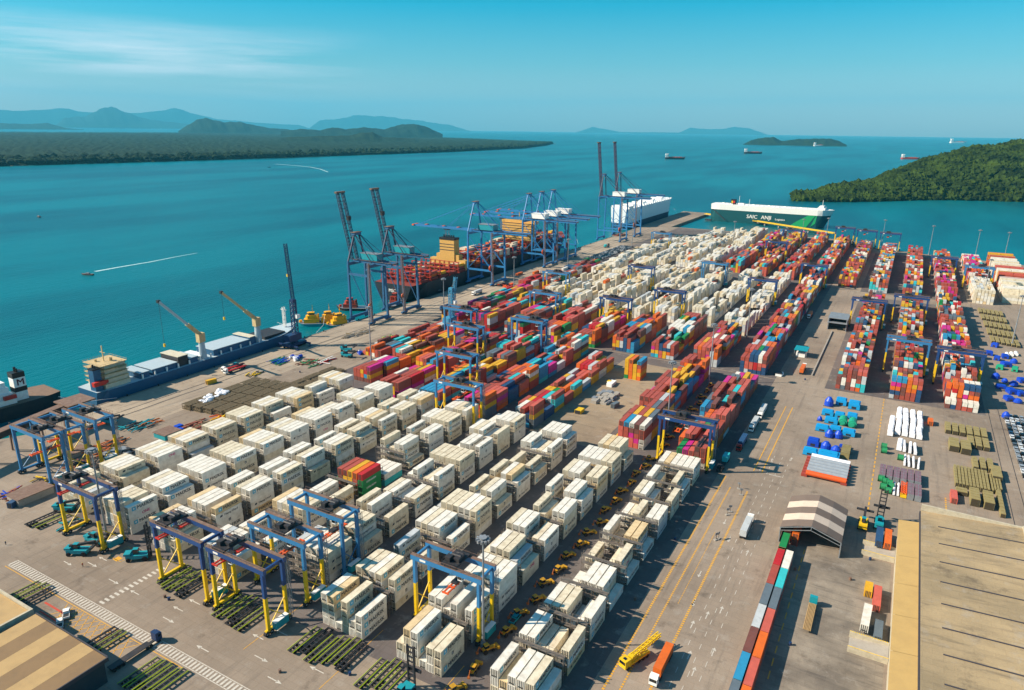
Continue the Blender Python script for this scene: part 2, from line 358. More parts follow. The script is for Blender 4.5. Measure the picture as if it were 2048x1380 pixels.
def interp(P, x):
    if x <= P[0][0]: return P[0][1]
    for (a, c_), (d, e) in zip(P, P[1:]):
        if x <= d: return c_+(e-c_)*(x-a)/(d-a)
    return P[-1][1]
def hill(name, label, prof, D, depth, mt, cat='mountain', nu=90, rough=.06, seed=1):
    rnd = random.Random(seed); b = MB(); nd = 14; u0, u1 = prof[0][0], prof[-1][0]; grid = []
    ph = [rnd.uniform(0, 6.28) for _ in range(8)]
    for i in range(nu+1):
        u = u0+(u1-u0)*i/nu; v = interp(prof, u); hd = ray(u, 262+(u-1300)*0.0137); hd = Vector((hd.x, hd.y, 0)).normalized()
        rr = ray(u, v); zt = CAMH + D*rr.z/math.hypot(rr.x, rr.y) + 4
        row = []
        for j in range(nd+1):
            t = -1+2*j/nd; k = max(0, 1-abs(t)**1.6); wob = 1+rough*(math.sin(i*.9+ph[0]+t*3)+math.sin(i*.37+ph[1]-t*5)+.6*math.sin(i*2.1+ph[2]+t*9))*(.35+abs(t))
            row.append(hd*(D+t*depth) + Vector((0, 0, -6 + max(0, zt+2)*k*wob)))
        grid.append(row)
    i0 = len(b.v); b.v += [tuple(p) for r_ in grid for p in r_]; M = nd+1
    for i in range(nu):
        for j in range(nd): b.f.append((i0+i*M+j, i0+(i+1)*M+j, i0+(i+1)*M+j+1, i0+i*M+j+1)); b.m.append(0)
    return tag(b.build(name, mt, smooth=True), label, cat, kind='structure')
hill('mountain', 'palest far mountain range on the left horizon', [(-120, 222), (0, 219), (60, 222), (140, 216), (170, 224), (215, 226), (290, 225), (330, 220), (355, 217), (385, 226), (430, 237), (520, 246), (600, 250), (640, 264)], 56000, 3000, V_far)
hill('mountain', 'pale peaked mountain with pointed summit left of centre', [(100, 258), (130, 236), (175, 232), (200, 220), (228, 213), (250, 222), (285, 236), (330, 243), (400, 250), (450, 262)], 43000, 2500, V_far, seed=3)
hill('mountain', 'faint low range on the horizon behind the headlands', [(610, 262), (640, 241), (680, 237), (720, 230), (770, 233), (830, 240), (900, 250), (960, 268)], 55000, 2500, V_far, seed=5)
hill('mountain', 'faint blue hills on the horizon right of centre', [(1140, 269), (1185, 254), (1210, 258), (1240, 264), (1360, 265), (1380, 255), (1400, 258), (1440, 258), (1470, 254), (1500, 257), (1540, 271)], 57000, 1500, V_far, seed=6)
hill('hill', 'low blue hill at the left picture edge', [(-80, 250), (0, 246), (50, 248), (95, 246), (130, 256), (200, 262)], 27000, 1200, V_far, 'hill', seed=8)
hill('hill', 'rounded twin-topped hill behind the wooded spit', [(355, 262), (375, 250), (395, 240), (412, 236), (432, 240), (450, 245), (480, 243), (505, 250), (540, 256), (590, 260), (640, 263)], 17000, 900, V_far, 'hill', seed=9)
hill('hill', 'long low hill island ending in a rounded head', [(560, 262), (600, 258), (640, 260), (665, 255), (690, 258), (725, 255), (770, 258), (795, 251), (820, 247), (842, 250), (862, 258), (885, 268)], 12500, 600, V_far, 'hill', seed=10)
hill('island', 'small wooded island on the horizon at right', [(1488, 289), (1505, 280), (1530, 275), (1548, 274), (1565, 282), (1600, 278), (1660, 277), (1680, 282), (1697, 290)], 10500, 350, V_mid, 'island', seed=11)
hill('hill', 'small wooded knoll on the flat spit', [(560, 275), (640, 272), (700, 271), (720, 265), (745, 265), (765, 274), (830, 277)], 8200, 500, V_mid, 'hill', seed=12)

# flat wooded peninsula on the left: shore polygon, low canopy relief
def terrain_strip():
    rnd = random.Random(4); b = MB(); nu, nd = 240, 46; rows = []
    shore = [(-3400, 300), (-3040, 1300), (-2960, 1980), (-2900, 2800), (-2880, 4200), (-3050, 5600), (-3480, 6900), (-3900, 7900)]
    back = [(-16000, 2600), (-15500, 6000), (-14800, 8500), (-14000, 10500), (-12500, 12000), (-9500, 11500), (-6500, 9800), (-3950, 7950)]
    def pl(P, t):
        t *= len(P)-1; i = min(int(t), len(P)-2); f = t-i; return Vector((P[i][0]+(P[i+1][0]-P[i][0])*f, P[i][1]+(P[i+1][1]-P[i][1])*f, 0))
    for i in range(nu+1):
        A, B = pl(shore, i/nu), pl(back, i/nu); row = []
        for j in range(nd+1):
            t = (j/nd)**2; p = A.lerp(B, t); h = 0 if j == 0 else 13+5*math.sin(p.x*.0009+p.y*.0007)+12*max(0, math.sin(t*3.1))*(.5+.5*math.sin(p.y*.0011+1))+rnd.uniform(-4, 5)
            if j == nd: h = -1
            row.append(p+Vector((rnd.uniform(-18, 18) if j == 0 else 0, 0, -4.2+h)))
        rows.append(row)
    b.v = [tuple(p) for r_ in rows for p in r_]; M = nd+1
    for i in range(nu):
        for j in range(nd): b.f.append((i*M+j, (i+1)*M+j, (i+1)*M+j+1, i*M+j+1)); b.m.append(0)
    tag(b.build('wooded_land', V_mid), 'flat dark green wooded peninsula across the bay', 'land', kind='structure')
    c = MB()
    for i in range(2600):      # ragged tree edge behind the beach
        t = rnd.random()**1.3; p = pl(shore, t); d = rnd.random()**2*420+14; c.blob((p.x-d, p.y+rnd.uniform(-12, 12), 6+rnd.uniform(-3, 6)), rnd.uniform(11, 20), .3, rnd, .75)
    tag(c.build('far_forest', V_mid), 'line of dark trees fringing the far shore', 'forest', kind='stuff')
    s = MB()
    for i in range(16):
        t = rnd.random(); p = pl(shore, t); L_ = rnd.uniform(30, 120); s.box(p.x-6, p.x+10, p.y, p.y+L_, -4.5, -3.2)
    tag(s.build('beach', M_sand), 'scraps of pale beach under the far trees', 'beach', kind='structure')
terrain_strip()
M_wall = mat('whitewashed_wall', '#d8cfc0', .8); M_roofr = mat('terracotta_roof', '#a0563c', .8)
rr_ = random.Random(5)
for k_, (u, v, lb) in enumerate([(118, 326, 'leftmost pale shore house under the far trees'), (152, 325, 'larger pale shore house beside a strip of sand'), (396, 318, 'pale houses side by side on the far shore, left one'), (410, 317, 'red-roofed house on the far shore, right of a pale one'), (480, 315, 'lone red-roofed house on the far shore'), (545, 313, 'small pale house on the far shore right of centre')]):
    gx, gy = gpt(u, v); t = thing('shore_house', lb, 'house', (gx+2, gy, -3.5), .3*k_, 'houses on the far shore')
    b = MB(); b.box(-6, 6, -9, 9, 0, 7); b.build('wall', M_wall, t)
    b = MB()
    for s_ in (-1, 1): b.face([(0, -10, 10.5), (s_*7, -10, 6.6), (s_*7, 10, 6.6), (0, 10, 10.5)][::s_])
    b.face([(-6, -9, 7), (6, -9, 7), (0, -9, 10.4)]); b.face([(6, 9, 7), (-6, 9, 7), (0, 9, 10.4)]); b.build('roof', M_roofr, t)

# wooded headland on the right: hill + individual-looking canopy clumps
V_can = veg_mat('headland_canopy', '#0c1a0a', '#3c4d1a', 0.022, .6, 3)
V_soil = veg_mat('headland_soil', '#1c2514', '#3a3520', 0.05)
HL = [(1588, 396), (1610, 386), (1650, 370), (1700, 362), (1745, 356), (1760, 345), (1800, 328), (1850, 312), (1880, 300), (1950, 289), (2000, 282), (2048, 276), (2300, 262)]
HB = [(1588, 402), (1660, 404), (1750, 403), (1850, 400), (1950, 401), (2048, 404), (2300, 408)]
def headland():
    rnd = random.Random(21); nu, nd = 120, 30; rows = []; b = MB(); pts = []
    for i in range(nu+1):
        u = 1588+(2330-1588)*i/nu; sx, sy = gpt(u, interp(HB, u), -4); hd = Vector((sx, sy, 0)).normalized(); D0 = math.hypot(sx, sy)
        depth = 90+650*(i/nu)**.8
        rr = ray(u, interp(HL, u)+3); rt = rr.z/math.hypot(rr.x, rr.y); Dt = D0+depth; zt = max(2, CAMH + Dt*rt - 7); row = []
        for j in range(nd+1):
            t = j/nd; s_ = t*1.7; k = math.sin(min(s_, 1)*math.pi/2)**.85 if s_ <= 1 else math.cos((s_-1)/.7*math.pi/2*.98)
            wob = 1+.10*math.sin(i*.45+j*.5)*(1-k*.6)
            p = hd*(D0+depth*s_)+Vector((0, 0, -5+(zt+5)*k*wob)); row.append(p)
        rows.append(row)
    b.v = [tuple(p) for r_ in rows for p in r_]; M = nd+1
    for i in range(nu):
        for j in range(nd):
            b.f.append((i*M+j, (i+1)*M+j, (i+1)*M+j+1, i*M+j+1)); b.m.append(0)
            if j < 20:
                n_ = 5 if j < 18 else 3
                for _ in range(n_):
                    a, c_ = rnd.random(), rnd.random(); p = rows[i][j].lerp(rows[i+1][j], a).lerp(rows[i][j+1].lerp(rows[i+1][j+1], a), c_); pts.append(p)
    tag(b.build('headland', V_soil, smooth=True), 'steep wooded headland rising at the right', 'hill', kind='structure')
    c = MB()
    for p in pts:
        r_ = rnd.choice([3.5, 4.5, 6, 7.5, 10.5]); c.blob((p.x, p.y, p.z+rnd.uniform(0, 4)), r_, .32, rnd, rnd.uniform(.7, 1.1))
        for _ in range(2): c.blob((p.x+rnd.uniform(-r_, r_), p.y+rnd.uniform(-r_, r_), p.z+rnd.uniform(1, 6)), r_*rnd.uniform(.35, .6), .35, rnd, .9)
    tag(c.build('headland_forest', V_can), 'dense dark green forest covering the headland', 'forest', kind='stuff')
headland()

# haze
b = MB(); b.box(-62000, 62000, -3000, 62000, -8, 2700)
mt = bpy.data.materials.new('haze'); mt.use_nodes = True; n = mt.node_tree.nodes; l = mt.node_tree.links; n.remove(n['Principled BSDF'])
pv = n.new('ShaderNodeVolumePrincipled'); pv.inputs['Color'].default_value = (0.12, 0.66, 0.93, 1); pv.inputs['Density'].default_value = 2.6e-5; l.new(pv.outputs[0], n['Material Output'].inputs['Volume'])
tag(b.build('haze', mt), 'pale blue haze over the bay', 'haze', kind='stuff')

# ================================================================ CONTAINERS
# paint name -> (label word, material, letter material)
def cmat(nm, hx, dcol='#4a3f36', dirt=.35): return mat('container_'+nm, hx, .55, dirt=dirt, dscale=.45, dcol=dcol, vary=.06, wave=('Y', 1.1))
COL = {
 'w': ('white', cmat('white', '#e0dacd', '#8c7a62', .5)), 'c': ('cream', cmat('cream', '#d8ccb2', '#8c7350', .65)), 't': ('tan stained', cmat('tan', '#d9bf93', '#94713f', .55)),
 'g': ('pale grey', cmat('pale_grey', '#b9bcbc', '#6c6860')), 'r': ('rust red', cmat('rust_red', '#a34a3a', '#4d2a22')), 'R': ('bright red', cmat('bright_red', '#b51f22', '#5a2020')),
 'b': ('brown', cmat('brown', '#74453b', '#3d2a24')), 'o': ('orange', cmat('orange', '#d3631c', '#7a3a1c')), 'y': ('mustard yellow', cmat('mustard', '#d4a01e', '#6e5420')),
 'm': ('magenta', cmat('magenta', '#c2267f', '#6a2550')), 'B': ('dark blue', cmat('dark_blue', '#27496e', '#22303f')), 'l': ('sky blue', cmat('sky_blue', '#2c86ad', '#2f5060')),
 'T': ('turquoise', cmat('turquoise', '#36b5b8', '#3a6f70')), 'G': ('green', cmat('green', '#1c8043', '#25452e')), 'S': ('salmon', cmat('salmon', '#bf5a4a', '#6d372d')), 'k': ('slate grey', cmat('slate', '#5f6a72', '#3c4146'))}
CK = list(COL)
CM = [COL[k][1] for k in CK]; CI = {k: i for i, k in enumerate(CK)}
I_dark = len(CM); M_gap = mat('door_gasket', '#3a3630', .8, dirt=.2); CM.append(M_gap)
I_lb = len(CM); M_let = mat('dark_blue_lettering', '#26323f', .6, dirt=.1); CM.append(M_let)
I_sq = len(CM); M_sq = mat('light_blue_square', '#4aa9c4', .6, dirt=.1); CM.append(M_sq)
I_wl = len(CM); M_wl = mat('white_lettering', '#dedbd2', .6, dirt=.15); CM.append(M_wl)
I_ml = len(CM); M_ml = mat('magenta_lettering', '#b81f6c', .6, dirt=.1); CM.append(M_ml)
CW, PITCHX = 2.44, 2.76
def reefer_bays():
    rows = {}
    rows['A'] = ['444333', '444443', '444444', '444442', '144440', '444441', '444403', '444444', '004423', '444444']
    rows['B'] = ['444404', '444443', '444444', '444444', '444444', '444444', '444444', '333044', '444444', '004444']
    rows['C'] = ['444420', '444404', '440444', '044044', '440442', '040444', '440443', '444404', '440444', '440444']
    rows['D'] = ['444433', '330022', '444444', '033023', '', '', '423441', '040044', '444444', '344444']
    rows['E'] = ['', '444444', '444442', '404113', '332233', '342334', '444444', '234404', '444304', '334444']
    rows['F'] = ['441423', '444404', '040230', '444403', '444444', '043442', '042443', '030032', '443334', '344443']
    rows['G'] = ['244133', '443404', '044444', '344432', '444033', '143044', '400443', '444044', '444444', '044442']
    rows['H'] = ['323332', '332213', '333123', '113331', '200231', '311331', '223033', '332003', '320132', '333333']
    return rows
XR = {'Z': -301, 'A': -271.5, 'B': -242, 'C': -213, 'D': -184, 'E': -155.3, 'F': -126.3, 'G': -96.6, 'H': -65.2, 'I': -36, 'J': -6.6, 'K': 23.1, 'L': 52, 'M': 82}
rc = random.Random(11)
boxes = []      # every container: dict
def stack(row, bay, x_r, y0, ln, hts, pick, kind, zone, hgt=2.6, jitter=.12):
    """hts: list of six heights; columns counted from the road side when labelled"""
    for c, h in enumerate(hts):
        xr = x_r-(5-c)*PITCHX
        prev = None
        for t in range(h):
            k = pick(c, t, h, prev); prev = k
            boxes.append(dict(x1=xr+rc.uniform(-.04, .04), y0=y0+rc.uniform(-jitter, jitter), z=t*hgt, len=ln-.1, h=hgt-.04, k=k, kind=kind, row=row, bay=bay, c=c, t=t, n=h, zone=zone, hts=hts))
# zone 1: refrigerated containers
for row, cells in reefer_bays().items():
    off = 135.2 if row == 'H' else 132.9
    for j, st in enumerate(cells):
        if not st: continue
        rowtone = rc.choice('wwwcc')
        def pk(c, t, h, prev, rt=rowtone):
            if prev and rc.random() < .2: return prev
            return rc.choices([rt, 'w', 'c', 't', 'g'], [5, 4, 3, .7, .35])[0]
        stack(row, j, XR[row], off+16.35*j, 12.19, [int(a) for a in st], pk, 'reefer', 'near', 2.9)
# the coloured block and flat units inside the reefer rows
def pe(c, t, h, prev): return [['r', 'r', 'y', 'o', 'R'][c-1] if t == h-1 else ['b', 'y', 'y', 'r', 'G'][c-1]][0] if c else 'G'
stack('D', 4, XR['D']+.6, 133.4+16.35*4, 12.19, [2, 4, 4, 4, 4, 4], pe, 'dry', 'near', 2.9)
stack('D', 5, XR['D']+1.2, 133.4+16.35*5-2.6, 12.19, [0, 0, 2, 2, 2, 2], lambda c, t, h, p: 'T' if t == 0 and c == 5 else 'w', 'reefer', 'near', 2.9)

MIX = {'r': 34, 'b': 9, 'S': 13, 'o': 9, 'y': 14, 'm': 5, 'B': 8, 'l': 5, 'T': 5, 'G': 3, 'w': 5, 'g': 6, 'R': 5, 'k': 3}
def mixpick(mod=None, runs=.45):
    Wt = dict(MIX); Wt.update(mod or {}); ks, ws = list(Wt), list(Wt.values()); st = {'rowcol': {}}
    def f(c, t, h, prev):
        if prev and rc.random() < .34: return prev
        if rc.random() < runs and (t in st['rowcol']): k = st['rowcol'][t]
        else: k = rc.choices(ks, ws)[0]
        st['rowcol'][t] = k; return k
    return f
def wpick(mod=.04):
    def f(c, t, h, prev):
        if rc.random() < mod: return rc.choice('rogk')
        return rc.choices(['w', 'c', 't', 'g'], [6, 5, 1, 1])[0]
    return f
def run_row(row, y0, y1, pitch, ln, hmean, pick, kind, zone, hmax=5, hmin=1, drop=.12, hgt=2.6, front=None, flat=.5, bay0=0):
    y, j, base = y0, bay0, hmean
    while y+ln <= y1+2:
        base = max(hmin+.5, min(hmax, base*flat+hmean*(1-flat)+rc.uniform(-.9, .9)))
        hts = [int(max(0 if rc.random() < drop*.35 else hmin, min(hmax, round(base+rc.uniform(-.65, .65) - (rc.choice([1, 2, 3]) if rc.random() < drop else 0))))) for _ in range(6)]
        if front and j-bay0 < len(front): hts = [int(a) for a in front[j-bay0]]
        stack(row, j, XR[row], y, ln, hts, pick, kind, zone, hgt); y += pitch; j += 1
# zone 2: coloured stacks just beyond the reefers
run_row('Z', 352, 444, 12.85, 12.19, 1.6, mixpick({'k': 10, 'l': 10}), 'dry', 'middle', 3, 1)
run_row('A', 310, 444, 12.85, 12.19, 3.4, mixpick({'o': 22, 'w': 9}), 'dry', 'middle', 5, 1, front=['334440', '334444', '222233', '444332'])
run_row('B', 297, 444, 12.85, 12.19, 3.6, mixpick({'r': 40, 'R': 12, 'o': 14}), 'dry', 'middle', 5, 1, front=['044044', '042444', '333344'])
run_row('C', 297, 440, 12.85, 12.19, 3.3, mixpick({'r': 34, 'R': 12, 'o': 18, 'l': 10}), 'dry', 'middle', 5, 1, front=['344444', '333344'])
run_row('D', 299, 440, 12.85, 12.19, 3.7, mixpick({'r': 34, 'o': 22, 'T': 9, 'B': 8}), 'dry', 'middle', 5, 1, front=['344445', '444444', '333443'])
run_row('E', 301, 420, 12.85, 12.19, 2.9, mixpick({'y': 46, 'o': 20, 'r': 26, 'T': 6, 'm': 1}), 'dry', 'middle', 5, 1, front=['004435', '333322', '233334'])
run_row('F', 401.5, 414, 12.85, 12.19, 4.6, mixpick({'o': 40, 'y': 20, 'l': 14, 'G': 14, 'm': 0, 'r': 8}), 'dry', 'middle', 5, 4, front=['554500'])
run_row('G', 306.5, 440, 12.85, 12.19, 4.2, mixpick({'r': 40, 'y': 20, 'm': 9, 'S': 16}), 'dry', 'middle', 5, 2, front=['155555', '455555', '223555'])
run_row('H', 302, 440, 12.85, 12.19, 4.2, mixpick({'r': 34, 'T': 12, 'm': 8, 'S': 14, 'y': 13}), 'dry', 'middle', 5, 2, front=['033344', '344345', '134444', '224455'])
# zone 3: second long block
for row in 'ZABCDEFGH':
    c0 = {'Z': 448, 'A': 448, 'B': 448, 'C': 448, 'D': 451}.get(row, 454); c1 = {'Z': 745, 'A': 560, 'B': 545, 'C': 540, 'D': 538, 'E': 540, 'F': 546, 'G': 532, 'H': 782}[row]
    run_row(row, c0, c1, 12.85, 12.19, 3.0 if row == 'Z' else 4.7, mixpick({'r': 36, 'l': 8}), 'dry', 'far', 5, 2 if row != 'Z' else 1, drop=.08)
    if row not in 'ZH': run_row(row, c1+10, 775 if row != 'A' else 1010, 14.4, 12.19, 4.0, wpick(.04), 'reefer', 'far', 5, 2, drop=.08, hgt=2.9, flat=.8)
# zone 4: third block at the head of the yard
for row, y1 in (('B', 1100), ('C', 1120), ('D', 1130)): run_row(row, 800, y1, 13.8, 12.19, 4.0, wpick(.04), 'reefer', 'head', 5, 2, drop=.08, hgt=2.9, flat=.8)
for row, y0, y1 in (('E', 800, 1130), ('F', 795, 1130), ('G', 790, 1128), ('H', 788, 1112), ('I', 785, 1090), ('J', 773, 1060)):
    run_row(row, y0, y1, 12.85 if row < 'I' else 6.6, 12.19 if row < 'I' else 6.06, 4.5, mixpick({'r': 34, 'y': 20, 'o': 14, 'm': 4}) if row != 'J' else mixpick({'w': 40, 'g': 25, 'b': 16}), 'dry', 'head', 5, 3, drop=.08)
# east yard, short containers
run_row('J', 453, 716, 6.6, 6.06, 4.3, mixpick({'b': 24, 'k': 8, 'l': 9, 'w': 10}), 'dry', 'east', 5, 2, front=['355555', '355555', '334455', '343344'], drop=.14)
run_row('K', 452, 722, 6.6, 6.06, 4.4, mixpick({'b': 24, 'k': 8, 'l': 12, 'y': 16}), 'dry', 'east', 5, 2, front=['555555', '354552', '344454'], drop=.14)
run_row('L', 451, 740, 6.6, 6.06, 4.3, mixpick({'w': 26, 'b': 16, 'm': 10, 'o': 14}), 'dry', 'east', 5, 2, front=['222222', '155555', '455555', '344444'], drop=.12)
run_row('K', 768, 1050, 6.6, 6.06, 4.3, mixpick({'w': 16, 'y': 12}), 'dry', 'east far', 5, 3, drop=.12)
run_row('L', 762, 1040, 6.6, 6.06, 4.5, mixpick({'w': 26, 'm': 12}), 'dry', 'east far', 5, 3, front=['333222', '555555'], drop=.1)
run_row('M', 772, 850, 6.6, 6.06, 4.9, wpick(.02), 'dry', 'east far', 5, 4, drop=.02)
run_row('M', 852, 1030, 6.6, 6.06, 4.5, mixpick({'w': 36, 'm': 18, 'o': 16}), 'dry', 'east far', 5, 3)
# big white block at the right edge, boxes lying across
for j in range(11):
    for a in range(7):
        n_ = 6 if j < 3 else 7
        if j == 0: n_ = 5
        yy = 790+a*2.7+j*19.5
        for t in range(min(n_, 3+a)):
            k = rc.choices('wc', [6, 5])[0] if j in (0, 1, 2, 4, 6, 7, 8) and rc.random() < .95 else rc.choice('royorS')
            for q in range(2): boxes.append(dict(x1=102.5+q*12.5, y0=yy, z=t*2.6, len=2.44, wid=12.19, h=2.56, k=k, kind='dry', row='N', bay=j, c=a, t=t, n=99, zone='edge', hts=None))

# ---- exposure test, then the 300 largest-looking of each kind become things of their own
occ = {}
for bx in boxes: occ[(bx['zone'], bx['row'], bx['bay'], bx['c'], bx['t'])] = bx
def proj(x, y, z):
    d = Vector((x, y, z-CAMH)); zz = d.dot(CF); return 1024+FPX*d.dot(CR)/zz, 690-FPX*d.dot(CU)/zz, zz
def exposed(bx):
    if bx['row'] == 'N': return 1, 1, 1, 1
    K = lambda db, dc, dt: (bx['zone'], bx['row'], bx['bay']+db, bx['c']+dc, bx['t']+dt) in occ
    gap = bx['kind'] == 'reefer' and bx['zone'] == 'near'
    return (not K(0, 0, 1)), (not K(0, 1, 0)), (gap or not K(-1, 0, 0)), (gap or not K(1, 0, 0)) or (not K(0, -1, 0))
vis = []
for bx in boxes:
    top, right, front, back = exposed(bx); bx['ex'] = (top, right, front, back)
    xc, yc, zc = bx['x1']-1.2, bx['y0']+bx['len']/2, bx['z']+1.3
    u, v, d = proj(xc, yc, zc)
    infr = -20 < u < 2068 and -20 < v < 1400
    a = 0
    if infr and bx['row'] != 'N':
        ln = bx['len']; dv = Vector((xc, yc, zc-CAMH)); L3 = dv.length
        a = (top*ln*2.44*abs(dv.z) + right*ln*2.6*abs(dv.x)*(1 if dv.x < 0 else 0) + front*2.44*2.6*abs(dv.y)*(1 if not (bx['kind'] == 'reefer') else .8))/L3**3
    bx['a'] = a
for kd in ('reefer', 'dry'):
    lst = sorted([bx for bx in boxes if bx['kind'] == kd], key=lambda q: -q['a'])
    for bx in lst[:300]: bx['solo'] = True
from collections import defaultdict
ROWN = {'H': 'row beside the wide road', 'G': 'second row from the wide road', 'F': 'third row from the wide road', 'E': 'fourth row from the wide road', 'D': 'fifth row from the wide road', 'C': 'sixth row from the wide road', 'B': 'seventh row from the wide road', 'A': 'eighth row from the wide road', 'Z': 'ninth row from the wide road', 'J': 'left row of the right yard', 'K': 'middle row of the right yard', 'L': 'right row of the right yard', 'I': 'row left of the right yard', 'M': 'row right of the right yard'}
TIER = ['bottom', 'second', 'third', 'fourth', 'fifth']
CWORD = {5: 'rightmost', 4: 'second', 3: 'third', 2: 'fourth', 1: 'fifth', 0: 'leftmost'}
ZW = {'near': '', 'middle': 'middle yard', 'far': 'far yard', 'head': 'head yard', 'east': '', 'east far': 'beyond'}
LOGO = {}
def add_lettering(b, bx, x1, y0, z, ln, h, side=1):
    """side +1: face towards +x. Reading from the near end to the far end on the right-hand face"""
    lg = bx.get('logo')
    if not lg: return False
    up = (0, 0, 1)
    if side > 0: X, ud, ys = x1+.012, (0, 1, 0), y0
    else: X, ud, ys = x1-CW-.012, (0, -1, 0), y0+ln
    P = lambda d, zz: (X, ys+d*side, z+zz)
    def sq(d, zz, s_, k):
        b.k = k; pts = [P(d, zz), P(d+s_, zz), P(d+s_, zz+s_), P(d, zz+s_)]; b.face(pts)
    if lg == 'M':
        sq(1.4, .75, 1.6, I_sq); b.k = CI[bx['k']]; b.k = I_wl
        b.face([(P(1.9, 1.25)[0]+.01*side, *P(1.9, 1.25)[1:]), (P(2.5, 1.25)[0]+.01*side, *P(2.5, 1.25)[1:]), (P(2.5, 1.85)[0]+.01*side, *P(2.5, 1.85)[1:]), (P(1.9, 1.85)[0]+.01*side, *P(1.9, 1.85)[1:])])
        b.k = I_lb; b.text('MAERSK', P(3.5, .85), ud, up, 1.95)
    elif lg == 'H':
        b.k = I_lb; b.face([P(1.8, 1.2), P(2.9, 1.2), P(3.2, 1.95), P(2.1, 1.95)]); b.text('Hapag-Lloyd', P(3.9, 1.15), ud, up, 1.25)
    elif lg == 'O':
        b.k = I_ml; b.text('ONE', P(5.2, .8), ud, up, 1.6)
    elif lg == 'E':
        b.k = I_wl; b.text('EVERGREEN', P(2.6, .9), ud, up, 1.15)
    elif lg == 'C':
        b.k = I_lb; b.face([P(5.4, .9), P(6.4, .9), P(6.4, 2.0), P(5.4, 2.0)]); b.k = I_wl; b.face([(X+.01*side, *P(5.65, 1.15)[1:]), (X+.01*side, *P(6.15, 1.15)[1:]), (X+.01*side, *P(5.9, 1.8)[1:])])
    return True
for bx in boxes:
    if bx['kind'] == 'reefer' and bx['len'] > 11 and bx['y0'] < 330 and bx['ex'][1]:
        bx['logo'] = rc.choices(['M', 'H', 'C', 'O', None], [40, 22, 9, 3, 26])[0]
        if bx['row'] == 'D' and bx['bay'] == 5: bx['logo'] = None
    elif bx['kind'] == 'dry' and bx['k'] == 'G' and bx['zone'] == 'near' and bx['c'] == 5: bx['logo'] = 'E'
LOGW = {'M': 'with blue square logo', 'H': 'with slanted dark logo', 'C': 'with small dark crest', 'O': 'with magenta letters', 'E': 'with white lettering', None: ''}
def end_bars(b, x0, x1, y, z, h, reef, k=None):
    """door gear: upright bars proud of the near end"""
    b.k = I_dark
    for fx in ((.17, .39, .61, .83) if reef else (.22, .40, .60, .78)):
        xx = x0+(x1-x0)*fx; b.face([(xx-.11, y-.02, z+.12), (xx+.11, y-.02, z+.12), (xx+.11, y-.02, z+h-.15), (xx-.11, y-.02, z+h-.15)])
_body = {}
def body_mesh(ln, h, k):
    key = (round(ln, 1), round(h, 1), k)
    if key in _body: return _body[key]
    b = MB(); e = .05
    b.box(-CW+e, -e, e, ln-e, .0, h-.03)                       # corrugated skin, set in from the frame
    for xx in (-CW, -.14):
        for yy in (0, ln-.14): b.box(xx, xx+.14, yy, yy+.14, -.01, h)   # corner posts
    for yy in (.0, ln-.12):
        b.box(-CW+.14, -.14, yy, yy+.12, h-.14, h-.005)
    for xx in (-CW, -.08): b.box(xx, xx+.08, .14, ln-.14, h-.12, h-.008); b.box(xx, xx+.08, .14, ln-.14, 0, .16)
    me = bpy.data.meshes.new('body'); me.from_pydata(b.v, [], b.f); me.materials.append(COL[k][1]); me.update()
    d = MB(); d.k = 0; d.box(-CW+.14, -.14, .0, .045, .14, h-.14)
    d.k = 1
    reef = k in 'wct'
    for fx in ((.17, .39, .61, .83) if reef else (.22, .40, .60, .78)):
        xx = -CW+CW*fx; d.box(xx-.11, xx+.11, -.06, .0, .1, h-.12)
    if reef: d.box(-CW+.5, -.5, -.03, .0, .35, .75)
    dm = bpy.data.meshes.new('door'); dm.from_pydata(d.v, [], d.f); dm.materials.append(COL[k][1]); dm.materials.append(M_gap); dm.polygons.foreach_set('material_index', d.m); dm.update()
    _body[key] = (me, dm); return me, dm
_letm = {}
def letter_mesh(bx, ln, h):
    key = (bx['logo'], round(h, 1))
    if key in _letm: return _letm[key]
    b = MB(); add_lettering(b, bx, 0, 0, 0, ln, h, 1)
    o = b.build('lettering', CM); me = o.data; bpy.data.objects.remove(o); _letm[key] = me; return me
rest = {'reefer': MB(), 'dry': MB()}; seen_lab = set()
